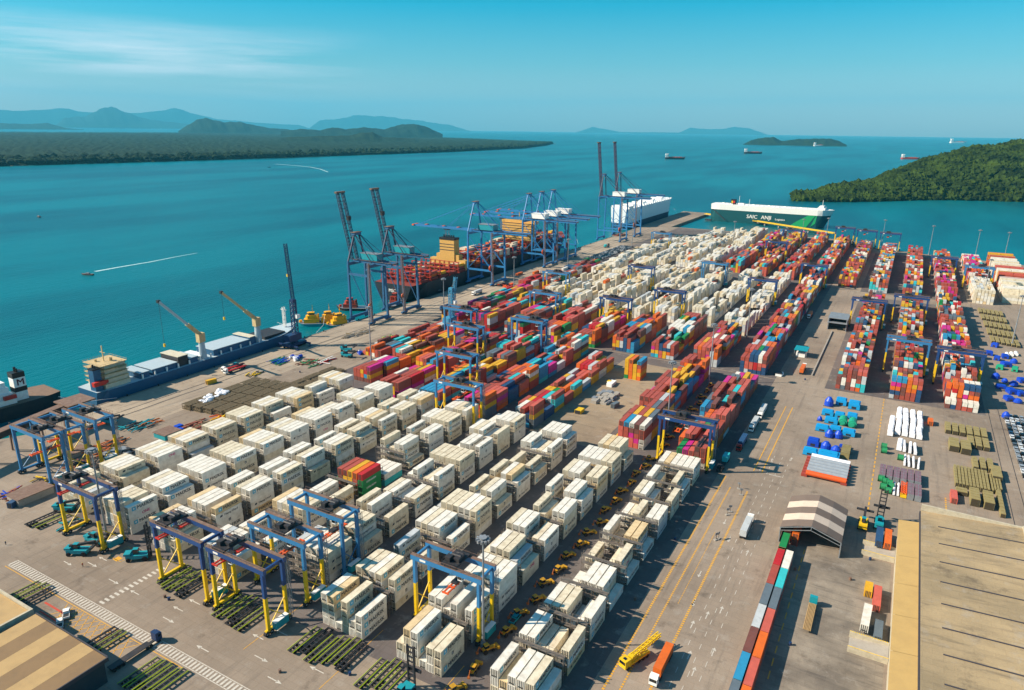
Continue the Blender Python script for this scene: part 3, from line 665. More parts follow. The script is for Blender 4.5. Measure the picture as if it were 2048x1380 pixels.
for bx in boxes:
    top, right, front, back = bx['ex']; ln, h, z, x1, y0 = bx['len'], bx['h'], bx['z'], bx['x1'], bx['y0']
    if bx.get('solo'):
        tl = 'top' if bx['t'] == bx['n']-1 else TIER[bx['t']]
        kw = 'reefer' if bx['kind'] == 'reefer' else 'container'
        zw = ZW[bx['zone']]; lw = LOGW[bx.get('logo')] if bx['kind'] == 'reefer' or bx.get('logo') else ''
        cw_ = CWORD[bx['c']]+' column' if bx['c'] in (0, 5) else CWORD[bx['c']]+' column'
        lab = f"{COL[bx['k']][0]} {kw}, {tl} tier, {cw_}, {ORD[bx['bay']+1]} bay, {ROWN[bx['row']]}"
        if zw and bx['zone'] != 'near': lab = lab.replace(', '+ROWN[bx['row']], f", {ROWN[bx['row']].replace('from the wide road', 'from road').replace('beside the wide road', 'beside road')}, {zw}")
        if bx['kind'] == 'dry' and bx['zone'] == 'near': lab = f"{COL[bx['k']][0]} container {lw}, {tl} tier, {cw_}, bright block among the white reefers".replace(' ,', ',')
        if lab in seen_lab: lab = lab+' too'
        seen_lab.add(lab)
        r_ = thing('reefer_container' if bx['kind'] == 'reefer' else 'shipping_container', lab, 'container', (x1, y0, z), 0, 'white refrigerated containers in stacks' if bx['kind'] == 'reefer' else 'coloured containers in stacks')
        me, dm = body_mesh(ln, h, bx['k'])
        for nm_, mm in (('body', me), ('door', dm)):
            o = bpy.data.objects.new(nm_, mm); C.objects.link(o); o.parent = r_
        if bx.get('logo') and right and ln > 11:
            o = bpy.data.objects.new('lettering', letter_mesh(bx, ln, h)); C.objects.link(o); o.parent = r_
    else:
        if not (top or right or front or back): continue
        b = rest[bx['kind']]; b.k = CI[bx['k']]; wd = bx.get('wid', CW)
        b.box(x1-wd, x1, y0, y0+ln, z+.02, z+h, False)
        if bx['kind'] == 'reefer' and y0 < 420 and front: end_bars(b, x1-CW, x1, y0, z, h, True)
        if bx.get('logo') and right: add_lettering(b, bx, x1, y0, z, ln, h, 1)
tag(rest['reefer'].build('stacked_reefers', CM), 'mass of white refrigerated containers stacked in the middle and far yard', 'containers', kind='stuff')
tag(rest['dry'].build('stacked_containers', CM), 'mass of many-coloured containers stacked in the far yards', 'containers', kind='stuff')
print('boxes', len(boxes), 'solo', sum(1 for q in boxes if q.get('solo')))
# reefer access gantries in the gaps between bays
M_gantry = mat('grey_gantry_steel', '#6b6259', .7, dirt=.5, dcol='#3d3631')
gan = MB()
for nm_, lv in (('g', 3),):
    gan.k = 0
    for t in range(1, 4):
        z_ = t*2.9-.1; gan.box(-16.3, 0, 0, 1.6, z_-.12, z_)
        gan.beam((-16.3, 0, z_+1.0), (0, 0, z_+1.0), .07); gan.beam((-16.3, 1.6, z_+1.0), (0, 1.6, z_+1.0), .07)
    for k_ in range(7):
        for yy in (0, 1.6): gan.beam((-16.3+k_*16.3/6, yy, 0), (-16.3+k_*16.3/6, yy, 9.6), .14)
    for k_ in range(6): gan.beam((-16.3+k_*16.3/6, 0, 0), (-16.3+(k_+1)*16.3/6, 0, 2.8), .09); gan.beam((-16.3+k_*16.3/6, 0, 5.8), (-16.3+(k_+1)*16.3/6, 0, 2.9), .09)
gm = gan.build('gantry', M_gantry); gme = gm.data; bpy.data.objects.remove(gm)
for row in 'ABCDEFGH':
    for j in range(9):
        off = 135.2 if row == 'H' else 132.9
        o = bpy.data.objects.new('access_gantry', gme); C.objects.link(o); o.location = (XR[row], off+16.35*j+13.0, 0)
        tag(o, f"grey steel gantry behind {ORD[j+1]} bay, {ROWN[row].replace('the wide road', 'road').replace('wide ', '')}", 'gantry', 'steel gantries between reefer bays')

# ================================================================ YARD GANTRY CRANES
def make_rtg(style):
    up = {'dark': M_blue, 'light': M_lblue, 'blue': M_lblue, 'far': M_blue}[style]; lo = M_lblue if style == 'blue' else M_yel
    t = thing('yard_gantry_crane', '', 'gantry crane')
    Wd, Ln, Ht = 23.8, 7.6, 22.0
    for x in (0, Wd):
        for y in (0, Ln):
            b = MB(); b.beam((x, y, 13.5), (x, y, Ht), .95, 1.15); lg = b.build('leg', up, t)
            b = MB(); b.beam((x, y, 1.9), (x, y, 13.5), .9, 1.1); b.build('lower_leg', lo, lg)
    for y in (-.1, Ln+.1):
        b = MB(); b.k = 0; b.box(-1.2, Wd+1.2, y-.55, y+.55, Ht, Ht+1.75); b.k = 1; b.box(-1.2, Wd+1.2, y-.62, y+.62, Ht+1.75, Ht+1.9)
        for k in range(13): b.beam((-1+k*2.1, y-.6 if y < 0 else y+.6, Ht+1.9), (-1+k*2.1, y-.6 if y < 0 else y+.6, Ht+2.9), .07)
        b.beam((-1.2, y-.6 if y < 0 else y+.6, Ht+2.9), (Wd+1.2, y-.6 if y < 0 else y+.6, Ht+2.9), .08)
        b.build('girder', [up, M_rustbrown], t)
    for x in (0, Wd):
        b = MB(); b.box(x-.45, x+.45, -1.2, Ln+1.2, 1.2, 2.1); b.build('sill_beam', lo, t)
        b = MB(); b.box(x-.35, x+.35, .5, Ln-.5, Ht+.3, Ht+1.2); b.build('end_tie', up, t)
        b = MB(); b.beam((x, .3, 2.3), (x, Ln-.3, 9.5), .28); b.beam((x, Ln-.3, 2.3), (x, .3, 9.5), .28); b.build('brace', lo if style != 'blue' else M_lblue, t)
        for y in (-.9, .9, Ln-.9, Ln+.9):
            b = MB(); b.cyl((x-.5, y, .85), (x+.5, y, .85), .85, 12); b.k = 1; b.cyl((x-.53, y, .85), (x+.53, y, .85), .35, 8); b.build('wheel', [M_tyre, M_steel], t)
    b = MB(); b.k = 0; b.box(Wd+.5, Wd+2.2, 1.2, Ln-1.2, 1.6, 4.2); b.k = 1; b.box(Wd+.5, Wd+2.22, 1.1, Ln-1.1, 4.2, 4.35); b.build('generator_house', [M_teal, M_white], t)
    b = MB(); b.lattice((Wd+.9, Ln+1.0, 2), (Wd+.9, Ln+1.0, Ht), 1.0, 9, .12); b.build('ladder_tower', M_steel, t)
    tx = {'dark': 4.5, 'light': 13, 'blue': 16, 'far': 9}[style]
    b = MB(); b.box(tx-2.6, tx+2.6, -.6, Ln+.6, Ht+2.0, Ht+2.5); b.box(tx-2.2, tx-.4, 1, 3.2, Ht+2.5, Ht+4.0); b.box(tx+.2, tx+2.2, 2.2, 5.4, Ht+2.5, Ht+3.7)
    b.cyl((tx-1.6, 4.2, Ht+3.2), (tx+1.8, 4.2, Ht+3.2), .75, 10); b.cyl((tx-1, 6, Ht+3.0), (tx+1.4, 6, Ht+3.0), .5, 10)
    for a, c_ in ((tx-2.5, -.4), (tx+2.5, -.4), (tx-2.5, Ln+.4), (tx+2.5, Ln+.4)): b.beam((a, c_, Ht+2.5), (a, c_, Ht+3.6), .1)
    b.beam((tx-2.5, -.4, Ht+3.6), (tx+2.5, -.4, Ht+3.6), .1); b.beam((tx-2.5, Ln+.4, Ht+3.6), (tx+2.5, Ln+.4, Ht+3.6), .1); b.beam((tx-2.5, -.4, Ht+3.6), (tx-2.5, Ln+.4, Ht+3.6), .1)
    tr = b.build('trolley', M_dark, t)
    b = MB(); b.k = 0; b.box(tx+2.6, tx+4.2, .8, 3.0, Ht-2.6, Ht-.1); b.k = 1; b.box(tx+2.7, tx+4.1, .76, .8, Ht-2.2, Ht-1.0); b.box(tx+4.2, tx+4.23, 1, 2.8, Ht-2.2, Ht-1.0); b.build('cab', [M_white, M_glass], tr)
    sz = {'dark': 19.5, 'light': 15.5, 'blue': 13.5, 'far': 18}[style]
    b = MB(); b.k = 0; b.box(tx-.9, tx-.5, -2.3, 9.9, sz, sz+.45); b.box(tx+.5, tx+.9, -2.3, 9.9, sz, sz+.45)
    for y in (-2.3, 1, 3.4, 6.2, 9.5): b.box(tx-1.2, tx+1.2, y, y+.4, sz, sz+.5)
    b.k = 1; b.box(tx-1, tx+1, 2.4, 5.2, sz+.5, sz+1.2)
    for a in (-.7, .7):
        for c_ in (2.6, 5.0): b.beam((tx+a, c_, sz+1.2), (tx+a, c_, Ht+2), .06)
    b.build('spreader', [M_red if style == 'dark' else M_org, M_dark], t)
    if style != 'blue':
        b = MB(); b.box(2.4, 4.6, -.7, -.66, Ht+.5, Ht+1.2); b.build('plate', M_wl, t)
    return t
proto = {}
def rtg(style, row, y, label, xr=None, h=0):
    x = (XR[row] if row in XR else xr)-21.7
    if style not in proto: proto[style] = make_rtg(style); o = proto[style]; o.location = (x, y, 0); o['label'] = label; o['group'] = 'rubber-tyred gantry cranes over the stacks'
    else: again(proto[style], (x, y, 0), 0, label, 'rubber-tyred gantry cranes over the stacks')
rtg('dark', 'B', 120.6, 'dark blue yellow-legged gantry crane standing alone over the left end of the white reefers')
rtg('dark', 'D', 120.6, 'dark blue yellow-legged gantry crane, left one of the overlapping pair at the front')
rtg('dark', 'E', 120.4, 'dark blue yellow-legged gantry crane nearest the bottom edge, right one of the overlapping pair')
rtg('light', 'E', 136.8, 'light blue yellow-legged gantry crane right behind the two dark blue front cranes')
rtg('blue', 'E', 154.5, 'all light blue gantry crane with orange spreader holding a white reefer')
rtg('light', 'G', 150, 'light blue yellow-legged gantry crane beside the near light mast')
rtg('blue', None, 138.5, 'all blue gantry crane with red spreader at the far left edge', -310)
rtg('light', None, 147.8, 'light blue yellow-legged gantry crane, middle of the three at the left edge', -310)
rtg('light', None, 160.5, 'light blue yellow-legged gantry crane, farthest right of the three at the left edge', -309)
rtg('far', 'H', 299, 'dark blue yellow-legged gantry crane over coloured stacks beside the road')
for st_, rw, y_, lb in (('light', 'D', 284, 'gantry crane where white reefers meet the coloured stacks, the nearer of two in line'), ('light', 'C', 326, 'gantry crane over red stacks just beyond the nearest mid-yard crane'),
    ('light', 'B', 380, 'gantry crane over rust red stacks, below the blue quayside mobile crane'), ('blue', 'C', 418, 'pale blue gantry crane between the two long coloured blocks'), ('blue', 'A', 418, 'pale blue gantry crane nearest the quay apron'),
    ('light', 'B', 500, 'gantry crane over the seventh row just beyond the cross lane'), ('far', 'D', 512, 'gantry crane at the meeting of coloured and white stacks, fifth row'), ('far', 'E', 563, 'gantry crane over white stacks, fourth row, with yellow lower legs'),
    ('far', 'G', 655, 'gantry crane over white stacks in the second row, dark blue girder'), ('far', 'C', 655, 'gantry crane deep in the white stacks, sixth row'), ('light', 'A', 900, 'gantry crane next to the car park by the far quay'),
    ('blue', 'E', 716, 'tall all-blue gantry crane standing on the open cross lane'), ('light', 'A', 582, 'gantry crane beside the teal containers near the quay'), ('far', 'F', 1030, 'small gantry crane in front of the green car carrier'),
    ('far', 'H', 760, 'gantry crane at the gap between the two red stacks beside the long road'), ('far', 'H', 1100, 'gantry crane by the basin edge, left of three in line'), ('far', 'I', 1084, 'gantry crane by the basin edge, middle of three in line'),
    ('far', 'J', 1072, 'gantry crane by the basin edge, right of three in line'), ('far', 'J', 617, 'gantry crane over the left row of the right yard'), ('far', 'K', 650, 'gantry crane over the far half of the middle row, right yard'),
    ('light', 'K', 505, 'gantry crane over the near half of the middle row, right yard'), ('far', 'L', 494, 'gantry crane over the near right row of the right yard'), ('far', 'F', 905, 'blue gantry crane over the distant green-topped stacks'),
    ('far', 'L', 890, 'gantry crane over the distant pink and white stacks'), ('light', 'M', 843, 'blue gantry crane over the white stack at the right edge')):
    rtg(st_, rw, y_, lb)

# ================================================================ QUAY CRANES
M_cr1 = mat('old_quay_crane_blue', '#2c5f86', .5, dirt=.55, dscale=.25, dcol='#33302f'); M_cr2 = mat('quay_crane_blue', '#2a74a8', .5, dirt=.45, dscale=.25, dcol='#2b3a4c'); M_crd = mat('sooty_boom_steel', '#2b3b55', .6, dirt=.6, dscale=.4, dcol='#4a3230')
def make_sts(kind, raised, house, Hg, Ha, Lx, Ly):
    """waterside legs at x=0, landside at x=Lx; boom over -x"""
    t = thing('quay_crane', '', 'crane'); P = M_cr1 if kind == 1 else M_cr2
    PB = P; PBm = M_crd if kind == 1 or Hg > 55 else P
    for x in (0, Lx):
        for y in (0, Ly):
            b = MB(); top = (x if x == 0 else x-1.5, y, Hg+2); b.beam((x, y, 3.2), top, 1.5, 1.6); lg = b.build('leg', PB, t)
            b = MB(); b.box(x-.9, x+.9, y-3.6, y+3.6, .9, 2.2); b.k = 1
            for k in (-2.6, -.9, .9, 2.6): b.cyl((x-.35, y+k, .5), (x+.35, y+k, .5), .5, 8)
            b.build('bogie', [PB, M_dark], lg)
    for x in (0, Lx):
        b = MB(); b.box(x-.8, x+.8, -1, Ly+1, 2.2, 4.2); b.build('sill_beam', PB, t)
        b = MB(); b.box(x-.7, x+.7, 0, Ly, Hg-1.5, Hg+1); b.build('cross_beam', PB, t)
    for y in (0, Ly):
        b = MB(); b.box(0, Lx, y-.6, y+.6, 14 if kind == 2 else Hg-9, (14 if kind == 2 else Hg-9)+1.8); b.build('portal_beam', PB, t)
        b = MB(); b.beam((0.3, y, Hg-2), (Lx-.5, y, 16 if kind == 2 else 6), .5); b.build('brace', PB, t)
        if kind == 2: b = MB(); b.beam((.5, y, 16), (Lx*.5, y, 30), .45); b.beam((Lx-.5, y, 16), (Lx*.5, y, 30), .45); b.build('brace', PB, t)
        b = MB(); b.beam((0, y, Hg+1), (-1.5+3, Ly/2+(y-Ly/2)*.28, Ha), 1.1); b.build('mast_leg', PBm, t)
        b = MB(); b.beam((2, Ly/2+(y-Ly/2)*.28, Ha), (Lx-1, Ly/2+(y-Ly/2)*.6, Hg+2), .55); b.beam((2, Ly/2+(y-Ly/2)*.28, Ha), (Lx+12, Ly/2+(y-Ly/2)*.5, Hg+2), .3); b.build('back_stay', PBm, t)
    b = MB(); b.box(-.4, 3.0, Ly/2-4, Ly/2+4, Ha-.5, Ha+1.6); b.k = 1; b.box(-.9, 3.5, Ly/2-4.6, Ly/2+4.6, Ha+1.6, Ha+1.9); b.build('mast_head', [PB, M_rustbrown], t)
    yc = Ly/2; tail = Lx+(17 if kind == 1 else 37 if Lx > 30 else 34)
    b = MB()
    for s in (-3.2, 3.2): b.box(0, tail, yc+s-.6, yc+s+.6, Hg+.6, Hg+2.8)
    b.k = 1
    for s in (-4.2, 4.2): b.box(0, tail, yc+s-.35, yc+s+.35, Hg+2.8, Hg+2.95)
    for k in range(7): b.box(k*tail/6-.3, k*tail/6+.3, yc-3, yc+3, Hg+1.2, Hg+2.2)
    b.build('main_girder', [PB, M_rustbrown], t)
    L_ = 54 if kind == 1 else 72; a = R(77 if kind == 1 else 84) if raised else 0
    if kind == 2 and not raised: L_ = 74
    if kind == 2 and Hg > 55: L_ = 74
    dx, dz = -math.cos(a), math.sin(a); O = Vector((-1.5, 0, Hg+1.8))
    b = MB()
    if kind == 1:
        for s in (-3.0, 3.0): b.lattice(O+Vector((0, yc+s, 0)), O+Vector((dx*L_, yc+s, dz*L_)), 1.7, 20, .36)
        for k in range(10):
            q = O+Vector((dx*L_*k/9.2, 0, dz*L_*k/9.2)); b.beam(q+Vector((0, yc-3, 0)), q+Vector((0, yc+3, 0)), .4)
    else:
        for s in (-3.0, 3.0): b.beam(O+Vector((0, yc+s, 0)), O+Vector((dx*L_, yc+s, dz*L_)), 1.2, 1.9)
        for k in range(12):
            q = O+Vector((dx*L_*k/11, 0, dz*L_*k/11)); b.beam(q+Vector((0, yc-3, 0)), q+Vector((0, yc+3, 0)), .5)
    b.k = 1; q = O+Vector((dx*L_, yc, dz*L_)); b.box(q.x-1.2, q.x+1.2, yc-5, yc+5, q.z-.4, q.z+.9)
    if kind == 2 and not raised:
        for k in (.25, .5, .8): b.box(O.x-L_*k-1.0, O.x-L_*k+1.0, yc-2, yc+2, O.z+1.0, O.z+1.6)
    if kind == 1: q2 = O+Vector((dx*L_*.62, yc+2.5, dz*L_*.62)); b.k = 2; b.box(q2.x-.2, q2.x+2.2, q2.y-1.6, q2.y+1.6, q2.z-1.6, q2.z+1.6)
    b.build('boom', [PBm, M_rustbrown if raised else M_org, M_dark], t)
    if not raised:
        b = MB()
        for s in (-2.2, 2.2):
            for k in (.42, .92): b.beam((1, yc+s, Ha), (O.x-L_*k, yc+s, Hg+3), .35)
        b.build('fore_stay', PB, t)
    b = MB(); hx = (Lx-2 if kind == 1 else Lx+4)
    if kind == 1: b.box(hx-13, hx+4, yc-3, yc+4, Hg+3.2, Hg+8.2)
    else: b.box(Lx-22 if Lx < 33 else Lx-18, Lx-4 if Lx < 33 else Lx, yc-5, yc+5, Hg+3.2, Hg+8.6)
    b.k = 1
    if kind == 1: b.box(hx-13.2, hx+4.2, yc-3.2, yc+4.2, Hg+8.2, Hg+8.5)
    else: b.box(Lx-22.3 if Lx < 33 else Lx-18.3, Lx-3.7 if Lx < 33 else Lx+.3, yc-5.3, yc+5.3, Hg+8.6, Hg+8.9)
    b.build('machinery_house', [house, M_steel if house != M_white else M_white], t)
    if not raised:
        tx = -34; b = MB(); b.box(tx-3, tx+3, yc-3, yc+3, Hg-.4, Hg+.5); b.k = 1; b.box(tx-6.1-.2, tx+6.1, yc-1, yc+1, Hg-16, Hg-15.2)
        for u_ in (-2, 2):
            for v_ in (-1, 1): b.beam((tx+u_, yc+v_, Hg), (tx+u_, yc+v_, Hg-15), .12)
        b.build('trolley', [M_dark, M_org], t)
    b = MB(); b.k = 0; b.cyl((Lx-1.8, -.9, 18), (Lx-1.2, -.9, 18), 3.0, 20) if kind == 2 else b.cyl((Lx-.5, -1.1, 16), (Lx+.1, -1.1, 16), 1.9, 16)
    b.build('cable_reel', M_org, t)
    b = MB(); b.lattice((Lx+1.4, -1.6, 3), (Lx+.4, -1.6, Hg+3), 1.6, 18, .18); b.build('stair_tower', M_rustbrown, t)
    return t
def put(o, loc, label, group=None, rz=0): o.location = loc; o.rotation_euler = (0, 0, rz); o['label'] = label; (group and o.__setitem__('group', group)); return o
GQ = 'ship-to-shore cranes along the quay'
s1 = put(make_sts(1, True, M_teal, 47.5, 70, 22, 20), (-384.3, 415, 0), 'old lattice-boom quay crane with raised boom, nearest the yellow tugs', GQ)
again(s1, (-384.3, 457, 0), 0, 'old lattice-boom quay crane with raised boom, second along the quay', GQ)
s2 = put(make_sts(2, False, M_teal, 51, 80, 29, 26), (-385, 592, 0), 'blue quay crane with lowered boom and teal machinery house over the container ship', GQ)
s3 = put(make_sts(2, False, M_white, 51, 80, 29, 24), (-385, 708, 0), 'blue quay crane with lowered boom and white house, nearest of three alike', GQ)
again(s3, (-385, 740, 0), 0, 'blue quay crane with lowered boom and white house, middle of three alike', GQ)
again(s3, (-385, 771, 0), 0, 'blue quay crane with lowered boom and white house, farthest of three alike', GQ)
s4 = put(make_sts(2, True, M_white, 60, 91, 35, 26), (-387, 938, 0), 'dark blue quay crane with upright boom and white house, left of the far pair', GQ)
again(s4, (-387, 998, 0), 0, 'dark blue quay crane with upright boom and white house, right of the far pair', GQ)

# mobile harbour cranes
def make_mobile(P, Hm, jib, jl, az):
    t = thing('mobile_harbour_crane', '', 'crane')
    b = MB(); b.box(-4, 4, -8, 8, 1.6, 3.4)
    for sx in (-1, 1):
        for sy in (-1, 1): b.box(sx*4, sx*9.5, sy*6-.5, sy*6+.5, 1.8, 2.8) if sx > 0 else b.box(-9.5, -4, sy*6-.5, sy*6+.5, 1.8, 2.8); b.box(sx*9-1.2, sx*9+1.2, sy*6-1.2, sy*6+1.2, .0, .5); b.cyl((sx*9, sy*6, .5), (sx*9, sy*6, 2), .35, 8)
    b.build('chassis', P, t)
    for k in range(8):
        b = MB()
        for sx in (-3.2, 2.4): b.cyl((sx, -7+k*2, .85), (sx+.8, -7+k*2, .85), .85, 10)
        b.build('wheel', M_tyre, t)
    b = MB(); b.cyl((0, 0, 3.4), (0, 0, 5), 2.4, 14); b.box(-3, 3, -7, 4.5, 5, 9.6); b.build('slewing_house', P, t)
    b = MB(); b.lattice((0, 1.5, 9), (0, 1.5, Hm), 3.0, 8, .5); b.box(-1.6, 1.6, 0, 3, Hm-1, Hm+.6); b.build('tower', P, t)
    b = MB(); b.box(1.8, 4.2, .4, 3.4, Hm*.62, Hm*.62+2.6); b.k = 1; b.box(1.9, 4.1, 3.4, 3.45, Hm*.62+.6, Hm*.62+2.2); b.build('cab', [M_white, M_glass], t)
    base = Vector((0, 3, Hm*.52)); tip = base+Vector((math.sin(az)*math.cos(jib), math.cos(az)*math.cos(jib), math.sin(jib)))*jl
    b = MB(); b.lattice(base, tip, 2.0, 18, .33); b.build('jib', P, t)
    b = MB(); b.beam((0, 1.5, Hm), tip, .16); b.beam((.8, 1.5, Hm), tip, .16); b.beam(tip, tip-Vector((0, 0, 22)), .12); b.k = 1; b.box(tip.x-.7, tip.x+.7, tip.y-.7, tip.y+.7, tip.z-24, tip.z-22); b.build('cables', [M_dark, M_yel], t)
    return t
put(make_mobile(M_navy, 34, R(76), 56, R(-60)), (-371.5, 341, 0), 'tall dark lattice mobile harbour crane at the bow of the blue cargo ship')
put(make_mobile(mat('mobile_crane_blue', '#3a86a8', .5), 32, R(82), 24, R(20)), (-303, 440, 0), 'pale blue mobile harbour crane with short upright tower behind the coloured stacks')

# ================================================================ LIGHT MASTS
def make_mast(Hm, heads, P):
    t = thing('light_mast', '', 'lamp post')
    b = MB(); b.cyl((0, 0, 0), (0, 0, Hm), .48, 10, .24); b.cyl((0, 0, 0), (0, 0, 2.2), .8, 10); b.build('pole', P, t)
    b = MB(); b.cyl((0, 0, Hm-.3), (0, 0, Hm+.1), 1.5, 14); b.cyl((0, 0, Hm+.6), (0, 0, Hm+.8), 1.2, 12); b.build('ring', M_steel, t)
    for k in range(heads):
        a = 2*math.pi*k/heads; b = MB(); x, y = math.cos(a)*1.75, math.sin(a)*1.75
        b.box(x-.38, x+.38, y-.3, y+.3, Hm-.55, Hm+.35, rot=a, c=(x, y)); b.build('floodlight', M_steel, t)
    return t
mast_grey = make_mast(38, 10, M_steel)
MASTS = [(-92.5, 149.2, 'grey light mast beside the light blue crane in the foreground'), (-245.6, 125.5, 'tall grey mast at the left, in front of the yellow-legged cranes'), (-93.6, 336, 'light mast rising from the red stacks near the dark blue crane'), (-93.3, 421, 'light mast in the lane between the red and pink stacks'),
         (-94, 538.5, 'light mast standing at the steel rack by the white stacks'), (-301, 342, 'light mast on the quay side left of the coloured stacks'), (-312, 444, 'light mast left of the pale blue mobile crane'), (-313, 560, 'light mast on the apron beside the container ship'), (-318, 690, 'light mast on the apron near three white-housed cranes'),
         (-199, 958, 'light mast before the stern of the green car carrier'), (-124, 1040, 'light mast before the middle of the green car carrier'), (-96, 1075, 'light mast before the bow of the green car carrier'), (-26, 1099, 'light mast at the basin edge beside the blue crane'), (31.6, 1064, 'light mast at the basin edge with water behind'), (82, 1050, 'second light mast from the right at the basin edge'),
         (112, 1045, 'rightmost light mast at the basin edge'), (83.5, 624, 'light mast at the right picture edge beside the crane mats'), (-322, 905, 'light mast beside the far pair of quay cranes'), (76, 800, 'light mast between the two white blocks at the right')]
for i, (x, y, lb) in enumerate(MASTS):
    if i == 0: put(mast_grey, (x, y, 0), lb, 'floodlight masts of the terminal')
    else: again(mast_grey, (x, y, 0), 0, lb, 'floodlight masts of the terminal')

# ================================================================ SHIPS
def hull(b, L_, B, zk, zd, bowf=.2, sternw=.8, zbow=None, rake=.03, n=26, ks=(0, 1), wl=None):
    """lofted hull; y from stern 0 to bow L_; slots: side, deck; wl = height of a second band colour (slot ks[2])"""
    secs = []; zb = zbow if zbow is not None else zd
    def halfw(t):
        if t < .08: return B/2*(sternw+(1-sternw)*math.sin(t/.08*math.pi/2))
        if t > 1-bowf: s = (t-(1-bowf))/bowf; return B/2*max(.02, (1-s**2.2))
        return B/2
    for i in range(n+1):
        t = i/n; t = t if t < .7 else .7+.3*(1-max(0, 1-(t-.7)/.3)**1.4); w_ = halfw(t); z1 = zd+(zb-zd)*max(0, (t-.80)/.2)**1.3; fl = max(0, (t-(1-bowf))/bowf)
        y = L_*t; yb = y-(L_*rake*fl**2)*2
        wb = w_*(1-.55*fl) * (.6 if t < .03 else .97); ring = []
        lv = [zk, zk+(z1-zk)*.25] + ([wl] if wl else []) + [z1]
        for z in lv:
            k = (z-zk)/(z1-zk); ring.append((wb+(w_-wb)*k**.7, yb+(y-yb)*k, z))
        secs.append(ring)
    m_ = len(secs[0])
    for a, c_ in zip(secs, secs[1:]):
        for j in range(m_-1):
            b.k = ks[2] if (wl and j == m_-2) else ks[0]
            b.face([a[j], c_[j], c_[j+1], a[j+1]]); b.face([(-x, y, z) for x, y, z in (a[j+1], c_[j+1], c_[j], a[j])])
        b.k = ks[1]; p, q = a[-1], c_[-1]; b.face([(-p[0], p[1], p[2]-.02), (p[0], p[1], p[2]-.02), (q[0], q[1], q[2]-.02), (-q[0], q[1], q[2]-.02)])
    s0 = secs[0]
    for j in range(m_-1):
        b.k = ks[2] if (wl and j == m_-2) else ks[0]
        b.face([(-s0[j][0], s0[j][1], s0[j][2]), s0[j], s0[j+1], (-s0[j+1][0], s0[j+1][1], s0[j+1][2])])
    return secs
def rails(b, pts, h=1.1, t=.09):
    for p, q in zip(pts, pts[1:]):
        p, q = Vector(p), Vector(q); b.beam(p+Vector((0, 0, h)), q+Vector((0, 0, h)), t); n_ = max(1, int((q-p).length/3))
        for k in range(n_+1): r_ = p.lerp(q, k/n_); b.beam(r_, r_+Vector((0, 0, h)), t)
SH_blue = mat('ship_blue', '#1c5478', .5, dirt=.45, dcol='#2f4658'); SH_hatch = mat('hatch_grey', '#a7b6bd', .6, dirt=.2); SH_buff = mat('ship_buff', '#c79a4e', .6, dirt=.35, dcol='#8a6d3a')
SH_cream = mat('ship_cream', '#c9c0a8', .6, dirt=.4, dcol='#7d6e52'); SH_deck = mat('ship_deck_red', '#7d2d22', .8, dirt=.4); SH_dkblue = mat('ship_hull_dark', '#12222b', .5, dirt=.3)
SH_buff2 = mat('deck_edge_cream', '#c4aa7c', .6, dirt=.5, dcol='#7d5a30')
# blue general cargo ship
t = thing('cargo_ship', 'blue general cargo ship with grey hatch covers and two raised deck cranes', 'ship', (-395.5, 206, -4))
b = MB(); hull(b, 160, 22, -1.5, 9.5, .16, .86, 13, wl=None); b.build('hull', [SH_blue, SH_hatch], t)
b = MB()
for z0, ins in ((9.5, 0), (12.4, .5), (15.2, 1.0), (18.0, 1.5), (20.8, 2)): b.box(-8.5+ins, 8.5-ins, 6+ins, 21-ins*.3, z0, z0+2.8)
b.build('superstructure', SH_cream, t)
b = MB()
for z0 in (12.3, 15.1, 17.9, 20.7, 23.5): b.box(-8.8, 8.8, 4.6, 20.6, z0, z0+.12); rails(b, [(-8.8, 4.6, z0), (8.8, 4.6, z0), (8.8, 20.6, z0), (-8.8, 20.6, z0), (-8.8, 4.6, z0)], 1, .08)
b.box(-11, 11, 14, 19, 20.7, 20.9); b.beam((0, 12, 23.5), (0, 12, 33), .5); b.beam((-2.5, 12, 29), (2.5, 12, 29), .3); b.cyl((2, 15, 23.5), (2, 15, 25.5), .9, 8); b.cyl((-3, 9, 23.5), (-3, 9, 25), .7, 8)
b.build('bridge_decks', SH_buff2, t)
b = MB()
for z0 in (13.2, 16, 18.8, 21.7):
    for k in range(6): b.box(-6.5+k*2.3, -5.4+k*2.3, 20.75-(z0-13)*.03, 20.95-(z0-13)*.0, z0+.2, z0+1.1); 
for k in range(7): b.box(-6.9+k*2, -5.5+k*2, 20.3, 20.55, 21.8, 22.9)
b.build('windows', M_glass, t)
b = MB(); b.k = 0; b.prism([(2.5, .8), (7.5, .8), (7.5, 5.2), (2.5, 5.2)], 9.5, 22); b.k = 1; b.box(2.4, 7.6, .7, 5.3, 22, 22.8); b.cyl((4, 3, 22.8), (4, 3, 24.6), .5, 8); b.cyl((6, 3, 22.8), (6, 3, 24.2), .4, 8); b.build('funnel', [SH_blue, M_black], t)
b = MB(); b.prism([(7.6, -1), (10, -1), (10, 6), (7.6, 6)], 13.2, 15.6); b.prism([(7.9, 6), (9.7, 6), (8.8, 8)], 13.4, 15.2); b.build('lifeboat', M_red, t)
for i, (y0, y1, z0) in enumerate([(27, 33, 12.8), (35, 52, 12.8), (53, 60, 15.8), (60.5, 67, 12.8), (79, 108, 13.4), (109, 114, 14.6)]):
    b = MB(); b.k = 0; b.box(-8.6, 8.6, y0, y1, 9.5, z0); b.k = 1; b.box(-8.9, 8.9, y0-.2, y1+.2, z0, z0+.35)
    b.build('hatch_cover', [SH_blue if i != 2 else M_dark, SH_hatch if i not in (2, 5) else SH_cream], t)
b = MB(); b.box(-8.6, 8.6, 122, 141, 9.5, 11.6); b.build('open_hold', M_dark, t)
